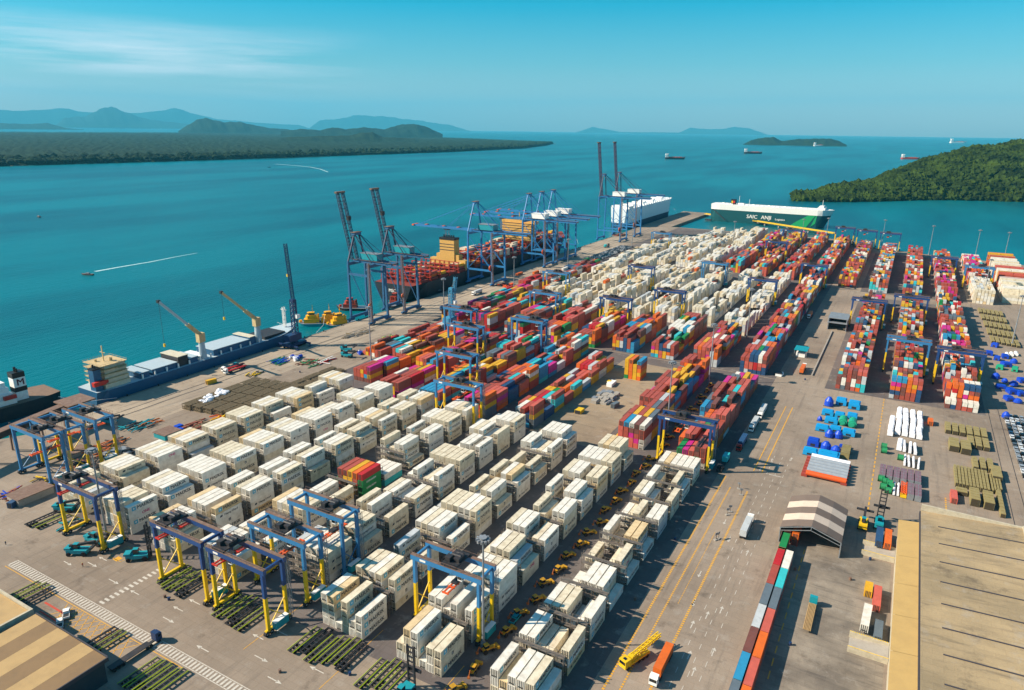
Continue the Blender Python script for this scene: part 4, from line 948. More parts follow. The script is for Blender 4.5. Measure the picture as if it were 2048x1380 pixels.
b = MB(); b.box(-8, 8, 68.5, 74, 12, 12.2)
for k in range(12): b.beam((9.6, 28+k*8, 9.4), (9.6, 28+k*8, 12.2), .8)
rails(b, [(-9, 150, 12.5), (8, 146, 12.2)], 1.2)
b.lattice((0, 149, 12), (0, 149, 27), 1.5, 5, .3); b.beam((-3, 149, 25), (3, 149, 25), .3); b.build('deck_fittings', M_white, t)
for i, (yb, ang, tipz, px) in enumerate([(72, R(58), 0, 0), (117.5, R(58), 0, 0)]):
    b = MB(); b.k = 0; b.cyl((7.2, yb, 8.5), (7.2, yb, 21), 2.5, 14, 1.8); b.k = 1; b.box(5.4, 9.0, yb-2.4, yb+2, 21, 27); b.k = 0
    tip = Vector((3, yb-23, 52 if i == 0 else 49)); foot = Vector((7.2, yb+.6, 25))
    b.k = 1; b.beam(foot+Vector((-1.1, 0, 0)), foot.lerp(tip, .35)+Vector((-.8, 0, 0)), 1.0, 2.0); b.beam(foot+Vector((1.1, 0, 0)), foot.lerp(tip, .35)+Vector((.8, 0, 0)), 1.0, 2.0)
    b.k = 0 if i == 0 else 1; b.beam(foot.lerp(tip, .3), tip, 1.9, 1.5); b.k = 2; b.box(tip.x-.9, tip.x+.9, tip.y-.9, tip.y+.9, tip.z-.8, tip.z+1)
    b.beam(tip, tip-Vector((0, 0, 27 if i == 0 else 17)), .14); b.k = 3; b.box(tip.x-.5, tip.x+.5, tip.y-.5, tip.y+.5, tip.z-29 if i == 0 else tip.z-19, tip.z-27 if i == 0 else tip.z-17)
    b.build('deck_crane', [SH_hatch, SH_buff2, M_dark, M_yel], t)

# container ship with red deck gear
t = thing('container_ship', 'large dark-hulled container ship with red lashing bridges and yellow deckhouses', 'ship', (-411, 502, -4))
b = MB(); hull(b, 366, 48, -1.5, 16, .17, .9, 23, n=34); b.k = 2; b.text('MSC', (-5, -.05, 8.0), (1, 0, 0), (0, 0, 1), 4.4, .06)
b.v = [(x, y, z) for x, y, z in b.v]; b.build('hull', [SH_dkblue, SH_deck, M_wl], t)
M_lash = mat('lashing_red', '#a8301e', .6, dirt=.4, dcol='#5c2a20')
rs = random.Random(77)
yb = 12.0; bay_i = 0
while yb < 330:
    if 88 < yb < 106 or 236 < yb < 256: yb += 16; continue
    hw = 23 if yb < 280 else 23-(yb-280)*.2
    b = MB()
    for k in range(9):
        x = -hw+2*hw*k/8; b.beam((x, yb, 16), (x, yb, 27), .5); b.beam((x, yb+1.6, 16), (x, yb+1.6, 27), .5)
    for z in (19.5, 23, 26.5): b.box(-hw, hw, yb-.2, yb+1.8, z, z+.25)
    b.build('lashing_bridge', M_lash, t)
    b = MB(); b.box(-hw+.5, hw-.5, yb+2.2, yb+14.4, 16, 18.6); b.build('hatch_cover', SH_deck, t)
    b = MB()
    for c in range(int(2*hw/2.5)-1):
        n_ = rs.choice([0, 0, 1, 1, 2]) if yb < 90 else rs.choice([0, 1, 2, 3, 3, 4]) if yb > 110 else 1
        for z in range(n_): b.k = rs.choice([0, 1, 1, 2, 3, 4, 5]) if yb < 140 or yb > 230 else rs.choice([2, 2, 5, 0]); b.box(-hw+1.2+c*2.5, -hw+3.6+c*2.5, yb+2.4, yb+14.2, 18.65+z*2.6, 21.2+z*2.6, False)
    if b.v: tag(b.build('deck_cargo', [COL['o'][1], COL['r'][1], COL['c'][1], COL['y'][1], COL['S'][1], COL['B'][1]], t), None, None, None, 'stuff')
    yb += 16
for y0, hh, wd in ((90, 46, 8), (238, 52, 13)):
    b = MB()
    if y0 == 90: b.box(-9, 9, y0, y0+9, 16, hh); b.box(-22, 22, y0+1, y0+7, 16, 26); b.box(-14, 14, y0+1, y0+8, 26, 31)
    else: b.box(-20, 20, y0, y0+13, 16, hh-5); b.box(-24, 24, y0+6, y0+12, hh-5, hh-2)
    b.k = 1
    for z in range(19, hh-4, 3): b.box(-9.06 if y0 == 90 else -20.06, 9.06 if y0 == 90 else 20.06, y0-.05, y0+.4, z+1, z+1.8) if y0 != 90 or z > 31 else None
    b.build('deckhouse', [SH_buff, M_dark], t)
b = MB(); b.box(-9.3, 9.3, 89.6, 99.4, 46, 48.2)
for k in range(6): b.cyl((-6+k*2.4, 94, 48.2), (-6+k*2.4, 94, 50.6), .7, 8)
b.build('funnel', M_black, t)
b = MB(); b.lattice((0, 350, 22), (0, 350, 38), 2, 5, .4); b.beam((-24, 268, 50), (24, 268, 50), .5); b.beam((0, 245, 50), (0, 245, 60), .6); b.build('masts', SH_buff, t)

# white car carrier far along the quay
t = thing('car_carrier', 'white box-shaped car carrier with rounded bow alongside the far quay', 'ship', (-416, 1095, -4))
M_wh2 = mat('ship_white', '#dfe3e4', .5, dirt=.15); M_hdk = mat('ship_underside_navy', '#1c3c55', .5, dirt=.2)
b = MB(); hull(b, 262, 34, -1.5, 33, .16, .8, 33, .05, 26, (1, 0, 0), wl=10); b.build('hull', [M_wh2, M_hdk], t)
b = MB()
for k in range(14): b.box(-15+(k % 2)*3, -9+(k % 3)*9, 8+k*17, 16+k*17, 33, 35+(k % 3)*1.1)
for k in range(20): b.box(13.5, 15.5, 8+k*12, 12+k*12, 33, 35)
b.box(-16, 16, 6, 26, 33, 37); b.cyl((0, 14, 37), (0, 14, 42), 2, 10); b.build('deck_houses', M_white, t)

# green and white car carrier across the basin
t = thing('car_carrier', 'white and dark green car carrier with white lettering behind the yellow jetty', 'ship', (-110, 1313, -4), R(89.0))
M_gh = mat('hull_dark_green', '#0e4c50', .45, dirt=.15); M_gs = mat('hull_bright_green', '#1c9358', .45, dirt=.1)
b = MB(); hull(b, 206, 34, -1.5, 31, .12, .85, 31, .035, 26, (0, 1, 1), wl=21.5)
b.v = [(-x, 206-y, z) for x, y, z in b.v]
b.build('hull', [M_gh, mat('carrier_white', '#e6e2da', .5, dirt=.1)], t)
# side facing the yard is local -x ; bow at y=0 (east)
b = MB(); X = -17.05
b.k = 0; b.text('SAIC', (X-.05, 141, 9.6), (0, -1, 0), (0, 0, 1), 9.0); b.text('ANJI', (X-.05, 116, 9.6), (0, -1, 0), (0, 0, 1), 9.0); b.text('Logistics', (X-.05, 92, 9.2), (0, -1, 0), (0, 0, 1), 4.8)
b.build('lettering', M_wl, t)
b = MB(); b.face([(X, 68, .5), (X, 40, .5), (X, 27, 21.3), (X, 38, 21.3), (X, 56, 10)][::-1]); b.face([(X, 33, 2), (X, 26, 8), (X, 24.5, 21.3), (X, 26, 21.3)][::-1]); b.build('green_swoosh', M_gs, t)
b = MB()
b.box(-12, 12, 14, 26, 31, 34.5); b.box(-9, 9, 17, 24, 34.5, 37); b.beam((0, 20, 37), (0, 20, 47), .5); b.beam((-3, 20, 43), (3, 20, 43), .3); b.box(-8, -2, 150, 160, 31, 34); b.beam((0, 160, 31), (0, 160, 46), .5)
for k in range(18): b.box(-15+(k*7) % 20, -12+(k*7) % 20, 34+k*9, 38+k*9, 31, 32.4)
b.beam((0, 142, 31), (0, 142, 41), .5); b.build('deck_houses', M_white, t)
b = MB(); b.k = 0; b.box(-7, 1, 165, 173, 31, 40); b.k = 1; b.box(-7.05, -7, 166, 169.5, 33.5, 37.5); b.k = 2; b.box(-7.08, -7, 169.8, 172, 33.5, 37.5); b.build('funnel', [M_black, M_red, M_yel], t)
b = MB(); b.k = 0; b.beam((-17.2, 202, 22), (-24, 176, 4), .6, 1.0); b.box(-27, -17, 201, 212, 1.5, 3); b.build('stern_ramp', M_dark, t)
# jetty with yellow walkway
t = thing('jetty', 'long yellow walkway jetty on piles in front of the green car carrier', 'jetty', (-340, 1268, 0))
jl = [(0, 90), (60, 60), (243, -62)]
for p, q in zip(jl, jl[1:]):
    b = MB(); b.beam((p[0], p[1], .6), (q[0], q[1], .6), 4.5, .8); b.build('deck', M_conc if p[0] == 0 else M_dark, t)
    b = MB()
    nx = Vector((q[0]-p[0], q[1]-p[1], 0)).normalized(); pp = Vector((nx.y, -nx.x, 0))*2.2
    for s in (-1, 1):
        for z in (1.2, 2.6): b.beam((p[0]+pp.x*s, p[1]+pp.y*s, z), (q[0]+pp.x*s, q[1]+pp.y*s, z), .5)
    b.build('walkway_rails', M_yel, t)
for k in range(9):
    x = 20+k*26; y = interp(jl, x); b = MB(); b.cyl((x, y, -7), (x, y, .4), 1.3, 10); b.build('pile', M_conc, t)
for k in range(4):
    x = 60+k*55; y = interp(jl, x); b = MB(); b.box(x-6, x+6, y+1, y+11, -1.5, 1.2); b.build('dolphin', M_conc, t)
# left ship with black funnel
t = thing('tanker_ship', 'white and dark ship with black-topped funnel bearing the letter M, at left edge', 'ship', (-428, 60, -4), R(-3))
b = MB(); hull(b, 140, 24, -1.5, 8, .15, .8, 11); b.v = [(-x, 140-y, z) for x, y, z in b.v]; b.build('hull', [SH_dkblue, mat('rusty_deck', '#7b6250', .8, dirt=.5)], t)
b = MB()
for z0, i in ((8, 0), (11, 1), (14, 2), (17, 3)): b.box(-9+i, 9-i, 96+i, 118-i, z0, z0+3)
b.box(-11, 11, 97, 101, 17, 20); b.build('superstructure', M_white, t)
b = MB(); b.k = 0; b.box(1, 6.5, 119, 125, 8, 21); b.k = 1; b.box(.9, 6.6, 118.9, 125.1, 21, 24); b.box(.9, 6.6, 118.9, 125.1, 13, 15.6); b.cyl((3, 122, 24), (3, 122, 26.5), .7, 8); b.cyl((5, 122, 24), (5, 122, 26), .6, 8); b.k = 2; b.text('M', (6.62, 120.2, 16.6), (0, 1, 0), (0, 0, 1), 5.2); b.build('funnel', [M_white, M_black, mat('dark_red_letter', '#5d1c2a')], t)
b = MB(); b.prism([(8, 112), (10, 112), (10, 118), (8, 118)], 11, 13); b.build('lifeboat', M_red, t)
# mooring gallery / conveyor pier at the left edge
t = thing('conveyor_gallery', 'brown elevated conveyor gallery on steel legs beside the left ship', 'gallery', (0, 0, 0))
b = MB(); b.beam((-352, 120, 11), (-368, 186, 11), 4, 3); b.k = 1; b.beam((-352, 120, 12.7), (-368, 186, 12.7), 4.6, .3); b.box(-372, -358, 176, 190, 12.9, 13.6); b.build('gallery', [M_dark, M_rustbrown], t)
for k in range(5):
    x, y = -352-16*k/4.6, 120+66*k/4.6
    for s in (-1.8, 1.8): b = MB(); b.beam((x+s, y, 0), (x+s*.6, y, 9.6), .7); b.build('leg', M_rustbrown, t)

# tugs and small craft
def make_tug(body, sup):
    t = thing('tugboat', '', 'tugboat'); b = MB(); hull(b, 28, 10.5, -1, 2.4, .35, .7, 4.4, .05, 16); b.build('hull', [body, M_steel], t)
    b = MB(); b.box(-3.2, 3.2, 9, 21, 2.4, 5.6); b.prism([(-2.6, 11), (2.6, 11), (2.6, 18), (1.4, 19.6), (-1.4, 19.6), (-2.6, 18)], 5.6, 8.4); b.prism([(-2, 12.6), (2, 12.6), (2, 17), (0, 18.4), (-2, 17)], 8.4, 11); b.build('wheelhouse', sup, t)
    b = MB(); b.prism([(-2.05, 12.5), (2.05, 12.5), (2.05, 17.1), (0, 18.5), (-2.05, 17.1)], 9.3, 10.3); b.build('windows', M_glass, t)
    b = MB(); b.cyl((-2.2, 10, 5.6), (-2.2, 10, 9), .7, 8); b.cyl((2.2, 10, 5.6), (2.2, 10, 9), .7, 8); b.beam((0, 14, 11), (0, 14, 17), .35); b.beam((-1.5, 14, 14), (1.5, 14, 14), .2); b.cyl((0, 24, 3), (0, 24, 4.6), 1.2, 10); b.build('mast_and_funnels', sup, t)
    return t
TY = make_tug(M_teal, mat('tug_yellow', '#e6a50f', .5, dirt=.3)); TR = make_tug(M_dark, mat('tug_red', '#a23a26', .5, dirt=.3)); GT = 'tugs moored at the quay'
TP = lambda u, v, a: (gpt(u, v, -4)[0]+math.sin(a)*14, gpt(u, v, -4)[1]-math.cos(a)*14, -4)
put(TY, TP(627, 650, R(128)), 'yellow tugboat with teal hull, leftmost of three yellow tugs', GT, R(128))
again(TY, TP(660, 648, R(140)), R(140), 'yellow tugboat, middle and tallest of three yellow tugs', GT); again(TY, TP(681, 652, R(150)), R(150), 'yellow tugboat, rightmost of three and nearest the quay crane', GT)
put(TR, (-408, 462, -4), 'red and white tugboat seen between the lattice crane legs', GT, R(120)); again(TR, (-394, 476, -4), R(20), 'red tugboat tucked behind the second lattice crane', GT)
def make_launch():
    t = thing('speedboat', '', 'boat'); b = MB(); hull(b, 14, 3.6, -.5, 1.3, .4, .85, 1.9, .05, 12); b.build('hull', [M_dark, M_rustbrown], t); b = MB(); b.box(-.9, .9, 4, 8, 1.3, 2.7); b.build('cabin', M_steel, t); return t
SB = put(make_launch(), (-756, 421, -4), 'small dark motorboat trailing a long white wake', 'small boats on the bay', R(112))
again(SB, (-1315, 659, -4), R(80), 'tiny lone boat far out at the left', 'small boats on the bay'); again(SB, (-2250, 2020, -4), R(150), 'tiny motorboat with a curved wake near the far shore', 'small boats on the bay')
def wake(pts, w0, w1, nm, lb):
    b = MB(); P = [Vector((x, y, -3.93)) for x, y in pts]
    for i, (p, q) in enumerate(zip(P, P[1:])):
        d = (q-p).normalized(); n_ = Vector((-d.y, d.x, 0)); a = w0+(w1-w0)*i/(len(P)-1); c_ = w0+(w1-w0)*(i+1)/(len(P)-1); b.face([p-n_*a, q-n_*c_, q+n_*c_, p+n_*a])
    tag(b.build(nm, M_foam), lb, 'wake', kind='stuff')
wake([gpt(u, v, -4) for u, v in ((190, 543), (240, 534), (300, 524), (350, 514), (395, 506))], 2.2, .5, 'wake', 'long thin white wake behind the near motorboat')
wake([gpt(u, v, -4) for u, v in ((550, 328), (590, 331), (620, 334), (640, 338), (656, 344))], 3.5, 2, 'wake', 'short curved wake near the far shore')
# anchored ships offshore
def far_ship(u, v, L_, rz, hc, sup_first, lb, sc='w'):
    x, y = gpt(u, v, -4); t = thing('anchored_ship', lb, 'ship', (x, y, -4), rz, 'ships at anchor offshore'); b = MB(); hull(b, L_, L_*.18, -1.5, L_*.085, .18, .85, L_*.12); b.build('hull', [hc, M_rustbrown], t)
    b = MB(); b.box(-L_*.065, L_*.065, L_*.02, L_*.16, L_*.075, L_*.26); b.box(-L_*.09, L_*.09, L_*.08, L_*.14, L_*.20, L_*.235); b.build('superstructure', M_white, t)
    b = MB(); b.box(-L_*.02, L_*.02, L_*.015, L_*.04, L_*.055, L_*.19); b.build('funnel', M_navy, t)
    b = MB()
    for k in range(4): b.box(-L_*.055, L_*.055, L_*(.18+k*.17), L_*(.31+k*.17), L_*.085, L_*.11); b.beam((0, L_*(.165+k*.17), L_*.055), (0, L_*(.165+k*.17), L_*.12), L_*.01)
    b.build('deck_gear', M_org, t)
far_ship(1330, 318, 120, R(-62), SH_dkblue, 1, 'anchored cargo ship nearest the quay cranes, white house at its left end')
far_ship(1488, 307, 140, R(-65), SH_dkblue, 1, 'anchored dark ship below the small wooded island')
far_ship(1627, 292, 170, R(-65), M_white, 1, 'white anchored ship in front of the small wooded island')
far_ship(1802, 318, 120, R(-68), M_red, 1, 'red-hulled anchored ship above the headland')
far_ship(1900, 286, 330, R(-65), M_white, 1, 'faint pale ship on the horizon at the right')

# ================================================================ BUILDINGS
M_tanroof = mat('tan_sheet_roof', '#a88f63', .7, dirt=.5, dscale=.12, dcol='#7f6f55', wave=('Y', .9)); M_tan2 = mat('ochre_sheet_roof', '#b3935a', .7, dirt=.35, dscale=.2, dcol='#8a7048')
M_gut = mat('dark_gutter', '#3c3a40', .7); M_wcream = mat('cream_wall', '#b7ac95', .8, dirt=.4)
t = thing('warehouse', 'huge warehouse with weathered tan sheet roof at the right', 'warehouse', (0, 0, 0))
b = MB(); b.box(22.2, 54, 90, 284, 0, 12.8); b.box(15.6, 22.2, 90, 276.5, 0, 10.9); b.build('wall', M_wcream, t)
b = MB(); b.face([(22.0, 88, 13.0), (54.2, 88, 15.2), (54.2, 285, 15.2), (22.0, 285, 13.0)]); b.face([(22, 88, 12.7), (54.2, 88, 12.7), (54.2, 88, 15.2), (22, 88, 13)]); b.face([(54.2, 285, 12.7), (22, 285, 12.7), (22, 285, 13), (54.2, 285, 15.2)])
b.face([(54.2, 88, 15.2), (90, 88, 12), (90, 276, 12), (54.2, 276, 15.2)])
rf = b.build('roof', G_roof, t)
for k in range(14):
    y = 110+k*12.6; b = MB(); b.beam((27.5, y, 13.5), (53.6, y-.4, 15.3), .35, .25); b.build('roof_seam', M_gut, rf)
b = MB(); b.box(53.9, 54.7, 88, 285.4, 15.1, 16.0); b.box(22, 54, 284.6, 285.4, 13.2, 15.6); b.build('parapet', M_wcream, rf)
for y0, y1 in ((88, 106), (106.1, 124), (124.1, 142), (142.1, 160), (160.1, 178), (178.1, 196), (196.1, 214), (214.1, 232), (232.1, 250), (250.1, 276.8)):
    b = MB(); b.face([(14.9, y0, 11.0), (21.6, y0, 11.8), (21.6, y1, 11.8), (14.9, y1, 11.0)]); b.face([(14.9, y1, 10.6), (14.9, y0, 10.6), (14.9, y0, 11), (14.9, y1, 11)][::-1]); b.build('canopy_panel', M_tan2, t)
b = MB(); b.box(21.62, 22.2, 88, 285, 11.2, 12.6); b.build('gutter', M_gut, t)
for (y0, z0, lb) in ((263.5, 1.2, 'raised loading platform with yellow-striped edge, the far one by the tent'), (204.5, 1.2, 'raised loading platform with yellow-striped edge, near the bottom')):
    t2 = thing('loading_platform', lb, 'platform', (0, 0, 0), 0, 'loading platforms of the warehouse')
    b = MB(); b.k = 0; b.face([(4.6, y0, .02), (15.5, y0, z0), (15.5, y0+7, z0), (4.6, y0+7, .02)]); b.face([(4.6, y0, .0), (15.5, y0, 0), (15.5, y0, z0), (4.6, y0, .02)]); b.build('ramp', M_conc, t2)
    for ya, yb_ in ((y0+7, y0+7.5), (y0-.5, y0-.02)): b = MB(); b.box(4.4, 15.5, ya, yb_, 0, z0+.9); b.build('kerb_wall', M_wcream, t2)
    b = MB()
    for k in range(18): b.face([(4.5+k*.6, y0+7.0, z0+.94), (4.8+k*.6, y0+7.0, z0+.94), (4.9+k*.6, y0+7.5, z0+.94), (4.6+k*.6, y0+7.5, z0+.94)])
    b.box(4.4, 15.5, y0-.5, y0-.35, z0+.92, z0+1.0); b.build('yellow_stripe', M_yel, t2)
# fabric tent
t = thing('storage_tent', 'arched fabric storage shelter with brown and cream striped roof, open front', 'tent', (-13.4, 256.2, 0))
TB, TC = mat('tent_brown', '#6f5f54', .7, dirt=.15), mat('tent_cream', '#c9b5a2', .7, dirt=.15)
for k in range(5):
    y0, y1 = k*5.5, k*5.5+5.48; b = MB()
    for s in (-1, 1):
        pts = [(0, 10.0), (s*5.4, 8.6), (s*10.8, 6.5)]
        for p, q in zip(pts, pts[1:]): b.face([(p[0], y0, p[1]), (p[0], y1, p[1]), (q[0], y1, q[1]), (q[0], y0, q[1])][::s])
        b.face([(s*10.8, y0, 6.5), (s*10.8, y1, 6.5), (s*10.8, y1, .1), (s*10.8, y0, .1)][::s])
    b.build('roof_panel', TB if k % 2 == 0 else TC, t)
b = MB(); b.face([(10.8, 27.4, .1), (-10.8, 27.4, .1), (-10.8, 27.4, 6.5), (-5.4, 27.4, 8.6), (0, 27.4, 10), (5.4, 27.4, 8.6), (10.8, 27.4, 6.5)]); b.build('end_panel', TB, t)
for yy in (.1, 9.0, 18, 27.2):
    b = MB()
    for s in (-1, 1): b.beam((s*10.7, yy, 0), (s*10.7, yy, 6.3), .35); b.beam((s*10.7, yy, 6.3), (0, yy, 9.8), .3); b.beam((s*10.7, yy, 5.0), (0, yy, 8.2), .2)
    b.beam((0, yy, 8.2), (0, yy, 9.8), .2); b.build('frame', M_steel, t)
# sheds bottom left
M_s1, M_s2 = mat('shed_roof_tan', '#ad8e5e', .7, dirt=.35, dscale=.3, dcol='#7c6546'), mat('shed_roof_brown', '#806544', .7, dirt=.35, dscale=.3, dcol='#5b4935')
t = thing('shed', 'low shed with tan and brown striped roof in the bottom left corner', 'shed', (0, 0, 0))
b = MB(); b.box(-212.8, -177.5, 45, 83.8, 0, 7.6); b.build('wall', mat('shed_wall_navy', '#26343c', .8), t)
for k in range(6):
    b = MB(); x0 = -213.4+k*6.1; b.face([(x0, 44, 7.4), (x0+6.06, 44, 7.4), (x0+6.06, 84.4, 8.2), (x0, 84.4, 8.2)]); b.face([(x0, 84.4, 7.8), (x0, 84.4, 8.2), (x0+6.06, 84.4, 8.2), (x0+6.06, 84.4, 7.8)]); b.build('roof_panel', M_s1 if k % 2 == 0 else M_s2, t)
b = MB(); b.box(-176.75, -176.4, 44, 84.6, 7.2, 8.45); b.box(-213.4, -176.8, 84.45, 84.8, 7.6, 8.5); b.build('fascia', M_gut, t)
t = thing('shed', 'tan-roofed shed with pale parapet at the left edge above the striped shed', 'shed', (0, 0, 0))
b = MB(); b.box(-252, -216.5, 52, 84.2, 0, 7.0); b.build('wall', M_wcream, t)
b = MB(); b.face([(-252.4, 50, 7.3), (-216.4, 50, 7.3), (-216.4, 84.3, 8.0), (-252.4, 84.3, 8.0)]); b.build('roof', M_s1, t)
b = MB(); b.box(-216.35, -215.6, 50, 85.0, 6.4, 8.8); b.box(-252.4, -216.4, 84.4, 85, 7, 8.8); b.build('parapet', M_wcream, t)
# small grey building mid road
t = thing('inspection_portal', 'small grey boxy building with dark doorway standing on the long road', 'building', (-36, 598, 0))
b = MB(); b.box(-7, -6.4, 0, 22, 0, 9); b.box(6.4, 7, 0, 22, 0, 9); b.box(-6.4, 6.4, 21.4, 22, 0, 9); b.build('wall', M_steel, t); b = MB(); b.box(-7.4, 7.4, 2, 22.4, 9, 9.6); b.box(-7.3, 7.3, -2.4, 1.98, 6.2, 6.6); b.build('roof', M_steel, t)
b = MB(); b.box(-6, 6, 9, 20, 0, 5.6); b.build('inner_cabin', M_dark, t)
t = thing('weigh_station', 'small teal-roofed kiosk with canopy beside the dark shadow of the pink stack', 'kiosk', (-51, 508, 0))
b = MB(); b.box(-3, 3, 0, 8, 0, 3.2); b.build('wall', M_white, t); b = MB(); b.box(-4.4, 4.4, -2, 10, 5.2, 5.6)
b.build('roof', M_teal, t)
for s in (-4, 4):
    for y in (-1.5, 9.5): b = MB(); b.beam((s, y, 0), (s, y, 5.2), .3); b.build('post', M_steel, t)
t = thing('barrier_wall', 'long low pale kerb wall along the long road', 'wall', (-38.5, 470, 0)); b = MB(); b.box(-.4, .4, 0, 122, 0, 1.0); b.build('wall', M_conc, t)

# ================================================================ VEHICLES
def make_truck(cabm, load, lm, ln=12.2, lh=2.6):
    """heads +y"""
    t = thing('truck', '', 'truck'); b = MB(); b.k = 0; b.box(-1.2, 1.2, 14.2, 16.2, .9, 3.2); b.prism([(-1.2, 14.2), (1.2, 14.2), (1.2, 15.6), (-1.2, 15.6)], 3.2, 3.7); b.k = 1; b.box(-1.05, 1.05, 16.2, 16.24, 2.0, 3.0); b.box(-1.23, 1.23, 15.0, 15.8, 2.1, 2.9); b.build('cab', [cabm, M_glass], t)
    b = MB(); b.box(-.5, .5, .4, 15.4, .8, 1.15); b.box(-1.2, 1.2, .3, 12.6, 1.15, 1.35); b.build('chassis', M_dark, t)
    for y in (1.2, 2.5, 3.8, 11.4, 12.6, 15.2):
        for s in (-1.2, .85): b = MB(); b.cyl((s, y, .52), (s+.35, y, .52), .52, 10); b.build('wheel', M_tyre, t)
    if load == 'box':
        b = MB(); b.box(-1.22, 1.22, .4, .4+ln, 1.4, 1.4+lh); b.build('container', lm, t)
    elif load == 'bars':
        b = MB()
        for k in range(6): b.cyl((-1+k*.4, -1, 1.6), (-1+k*.4, 13.6, 1.6), .2, 6)
        b.build('load', lm, t)
    return t
def P(u, v, z=0): x, y = gpt(u, v, z); return (x, y, 0)
T1 = make_truck(M_white, 'box', COL['g'][1]); put(T1, (-36.6, 250, 0), 'truck with pale grey container alone on the wide road', 'trucks on the terminal')
T2 = make_truck(M_white, 'box', COL['o'][1]); put(T2, (-42.5, 176, 0), 'white-cabbed truck carrying a rust orange container near the bottom edge', 'trucks on the terminal', math.pi)
T3 = make_truck(M_red, 'box', COL['B'][1]); put(T3, (-55.2, 345, 0), 'red-cabbed truck with dark blue container in the shaded lane', 'trucks on the terminal', math.pi)
again(T1, (-54.6, 372, 0), math.pi, 'white truck with grey box just ahead of the dark blue one', 'trucks on the terminal'); again(T1, (-54.2, 393, 0), math.pi, 'farthest white truck in the shaded lane queue', 'trucks on the terminal')
T4 = make_truck(M_dark, 'box', COL['T'][1], 6.1); put(T4, (-58, 318, 0), 'dark truck with small turquoise box in the crane shadow', 'trucks on the terminal', math.pi)
T5 = make_truck(M_white, 'bars', M_red); put(T5, (-368, 292, 0), 'white truck with long rusty red bars on the quay, left of two', 'trucks on the quay', math.pi); again(T5, (-363.5, 290, 0), math.pi, 'white truck with long rusty red bars on the quay, right of two', 'trucks on the quay')
T6 = make_truck(M_teal, 'bars', mat('crate_tan', '#a3855a', .8)); put(T6, (-7.5, 207, 0), 'teal tractor truck with open load in the shaded loading yard', 'trucks on the terminal', 0)
T7 = make_truck(M_navy, 'none', M_dark); put(T7, (-180.5, 86, 0), 'dark blue tractor with empty skeletal trailer beside the yellow hatching', 'trucks on the terminal', 0)
t = thing('truck_crane', 'bright yellow truck with long folded boom near the bottom edge', 'truck', (-52.5, 162, 0), R(-22))
b = MB(); b.box(-1.3, 1.3, 0, 2.6, .8, 3.4); b.box(-1.25, 1.25, 2.7, 11, 1, 1.7); b.build('body', M_yel, t); b = MB(); b.box(-1.1, 1.1, -.06, 0, 2.1, 3.1); b.box(-.5, .5, .7, 1.6, 3.4, 3.5); b.build('windscreen', M_glass, t)
b = MB(); b.lattice((0, 4, 2.6), (0, 16.5, 4.4), 1.1, 8, .25); b.box(-.9, .9, 3.4, 5.2, 1.7, 3.2); b.build('boom', M_yel, t)
for y in (1.3, 6.2, 8, 9.8):
    for s in (-1.35, 1): b = MB(); b.cyl((s, y, .6), (s+.35, y, .6), .6, 10); b.build('wheel', M_tyre, t)
def make_pickup(mt_, bed=True):
    t = thing('pickup_truck', '', 'car'); b = MB(); b.box(-.95, .95, 0, 5.2, .45, 1.1); b.prism([(-.85, 2.2), (.85, 2.2), (.85, 4.0), (-.85, 4.0)], 1.75, 1.8)
    b.face([(-.9, 2.0, 1.1), (.9, 2.0, 1.1), (.85, 2.2, 1.78), (-.85, 2.2, 1.78)]); b.build('body', mt_, t)
    b = MB(); b.box(-.86, .86, 2.15, 4.25, 1.1, 1.72); b.build('windows', M_glass, t)
    if bed: b = MB(); b.box(-.8, .8, .2, 1.9, 1.11, 1.14); b.build('bed', M_dark, t)
    for y in (1, 4.2):
        for s in (-1, .75): b = MB(); b.cyl((s, y, .38), (s+.25, y, .38), .38, 10); b.build('wheel', M_tyre, t)
    return t
PK = put(make_pickup(M_white), P(133, 1240), 'white pickup truck parked on the red line, upper of two', 'pickups at the near left', R(60)); again(PK, P(120, 1260), R(60), 'white pickup truck nearer the striped shed, lower of two', 'pickups at the near left')
again(put(make_pickup(M_teal), P(1022, 1250), 'light blue pickup between the yellow loaders and the white stack'), P(465, 733), R(10), 'small light pickup on the quay by the cargo ship')
# compact cars: two fields
def make_car(mt_):
    t = thing('parked_car', '', 'car'); b = MB(); b.box(-.9, .9, 0, 4.4, .3, .95); b.prism([(-.75, 1.0), (.75, 1.0), (.75, 2.9), (-.75, 2.9)], 1.42, 1.46); b.build('body', mt_, t)
    b = MB(); b.box(-.8, .8, .8, 3.3, .95, 1.42); b.build('windows', M_glass, t)
    b = MB(); b.cyl((-.9, .9, .32), (.9, .9, .32), .32, 8); b.cyl((-.9, 3.5, .32), (.9, 3.5, .32), .32, 8); b.build('wheel', M_tyre, t); return t
CC = [(make_car(mat('car_'+n_, h_, .3, .2, dirt=.05)), n_) for n_, h_ in (('silver', '#9aa0a6'), ('white', '#dfe0e0'), ('black', '#17191c'), ('grey', '#565b60'), ('blue', '#24405f'))]
rp = random.Random(9); used = set()
def car(x, y, lb, grp):
    pr, nm = rp.choices(CC, [5, 5, 3, 4, 1])[0]; lb = lb.format(nm)
    if nm in used: again(pr, (x, y, 0), 0, lb, grp)
    else: used.add(nm); pr.location = (x, y, 0); pr['label'] = lb; pr['group'] = grp
for i in range(20):
    for j in range(5): car(66.2+j*2.5+i*-.05, 346+i*5.6, '{} car, %s file from the rail, %s row, car park at the right edge' % (ORD[j+1], ORD[i+1]), 'cars parked at the right edge')
for i in range(22):
    for j in range(7): car(-337.5+j*2.7+(i % 2)*.0, 792+i*5.3, '{} car, %s file from the quay, %s row, far quay car park' % (ORD[j+1], ORD[i+1]), 'cars parked by the far quay')
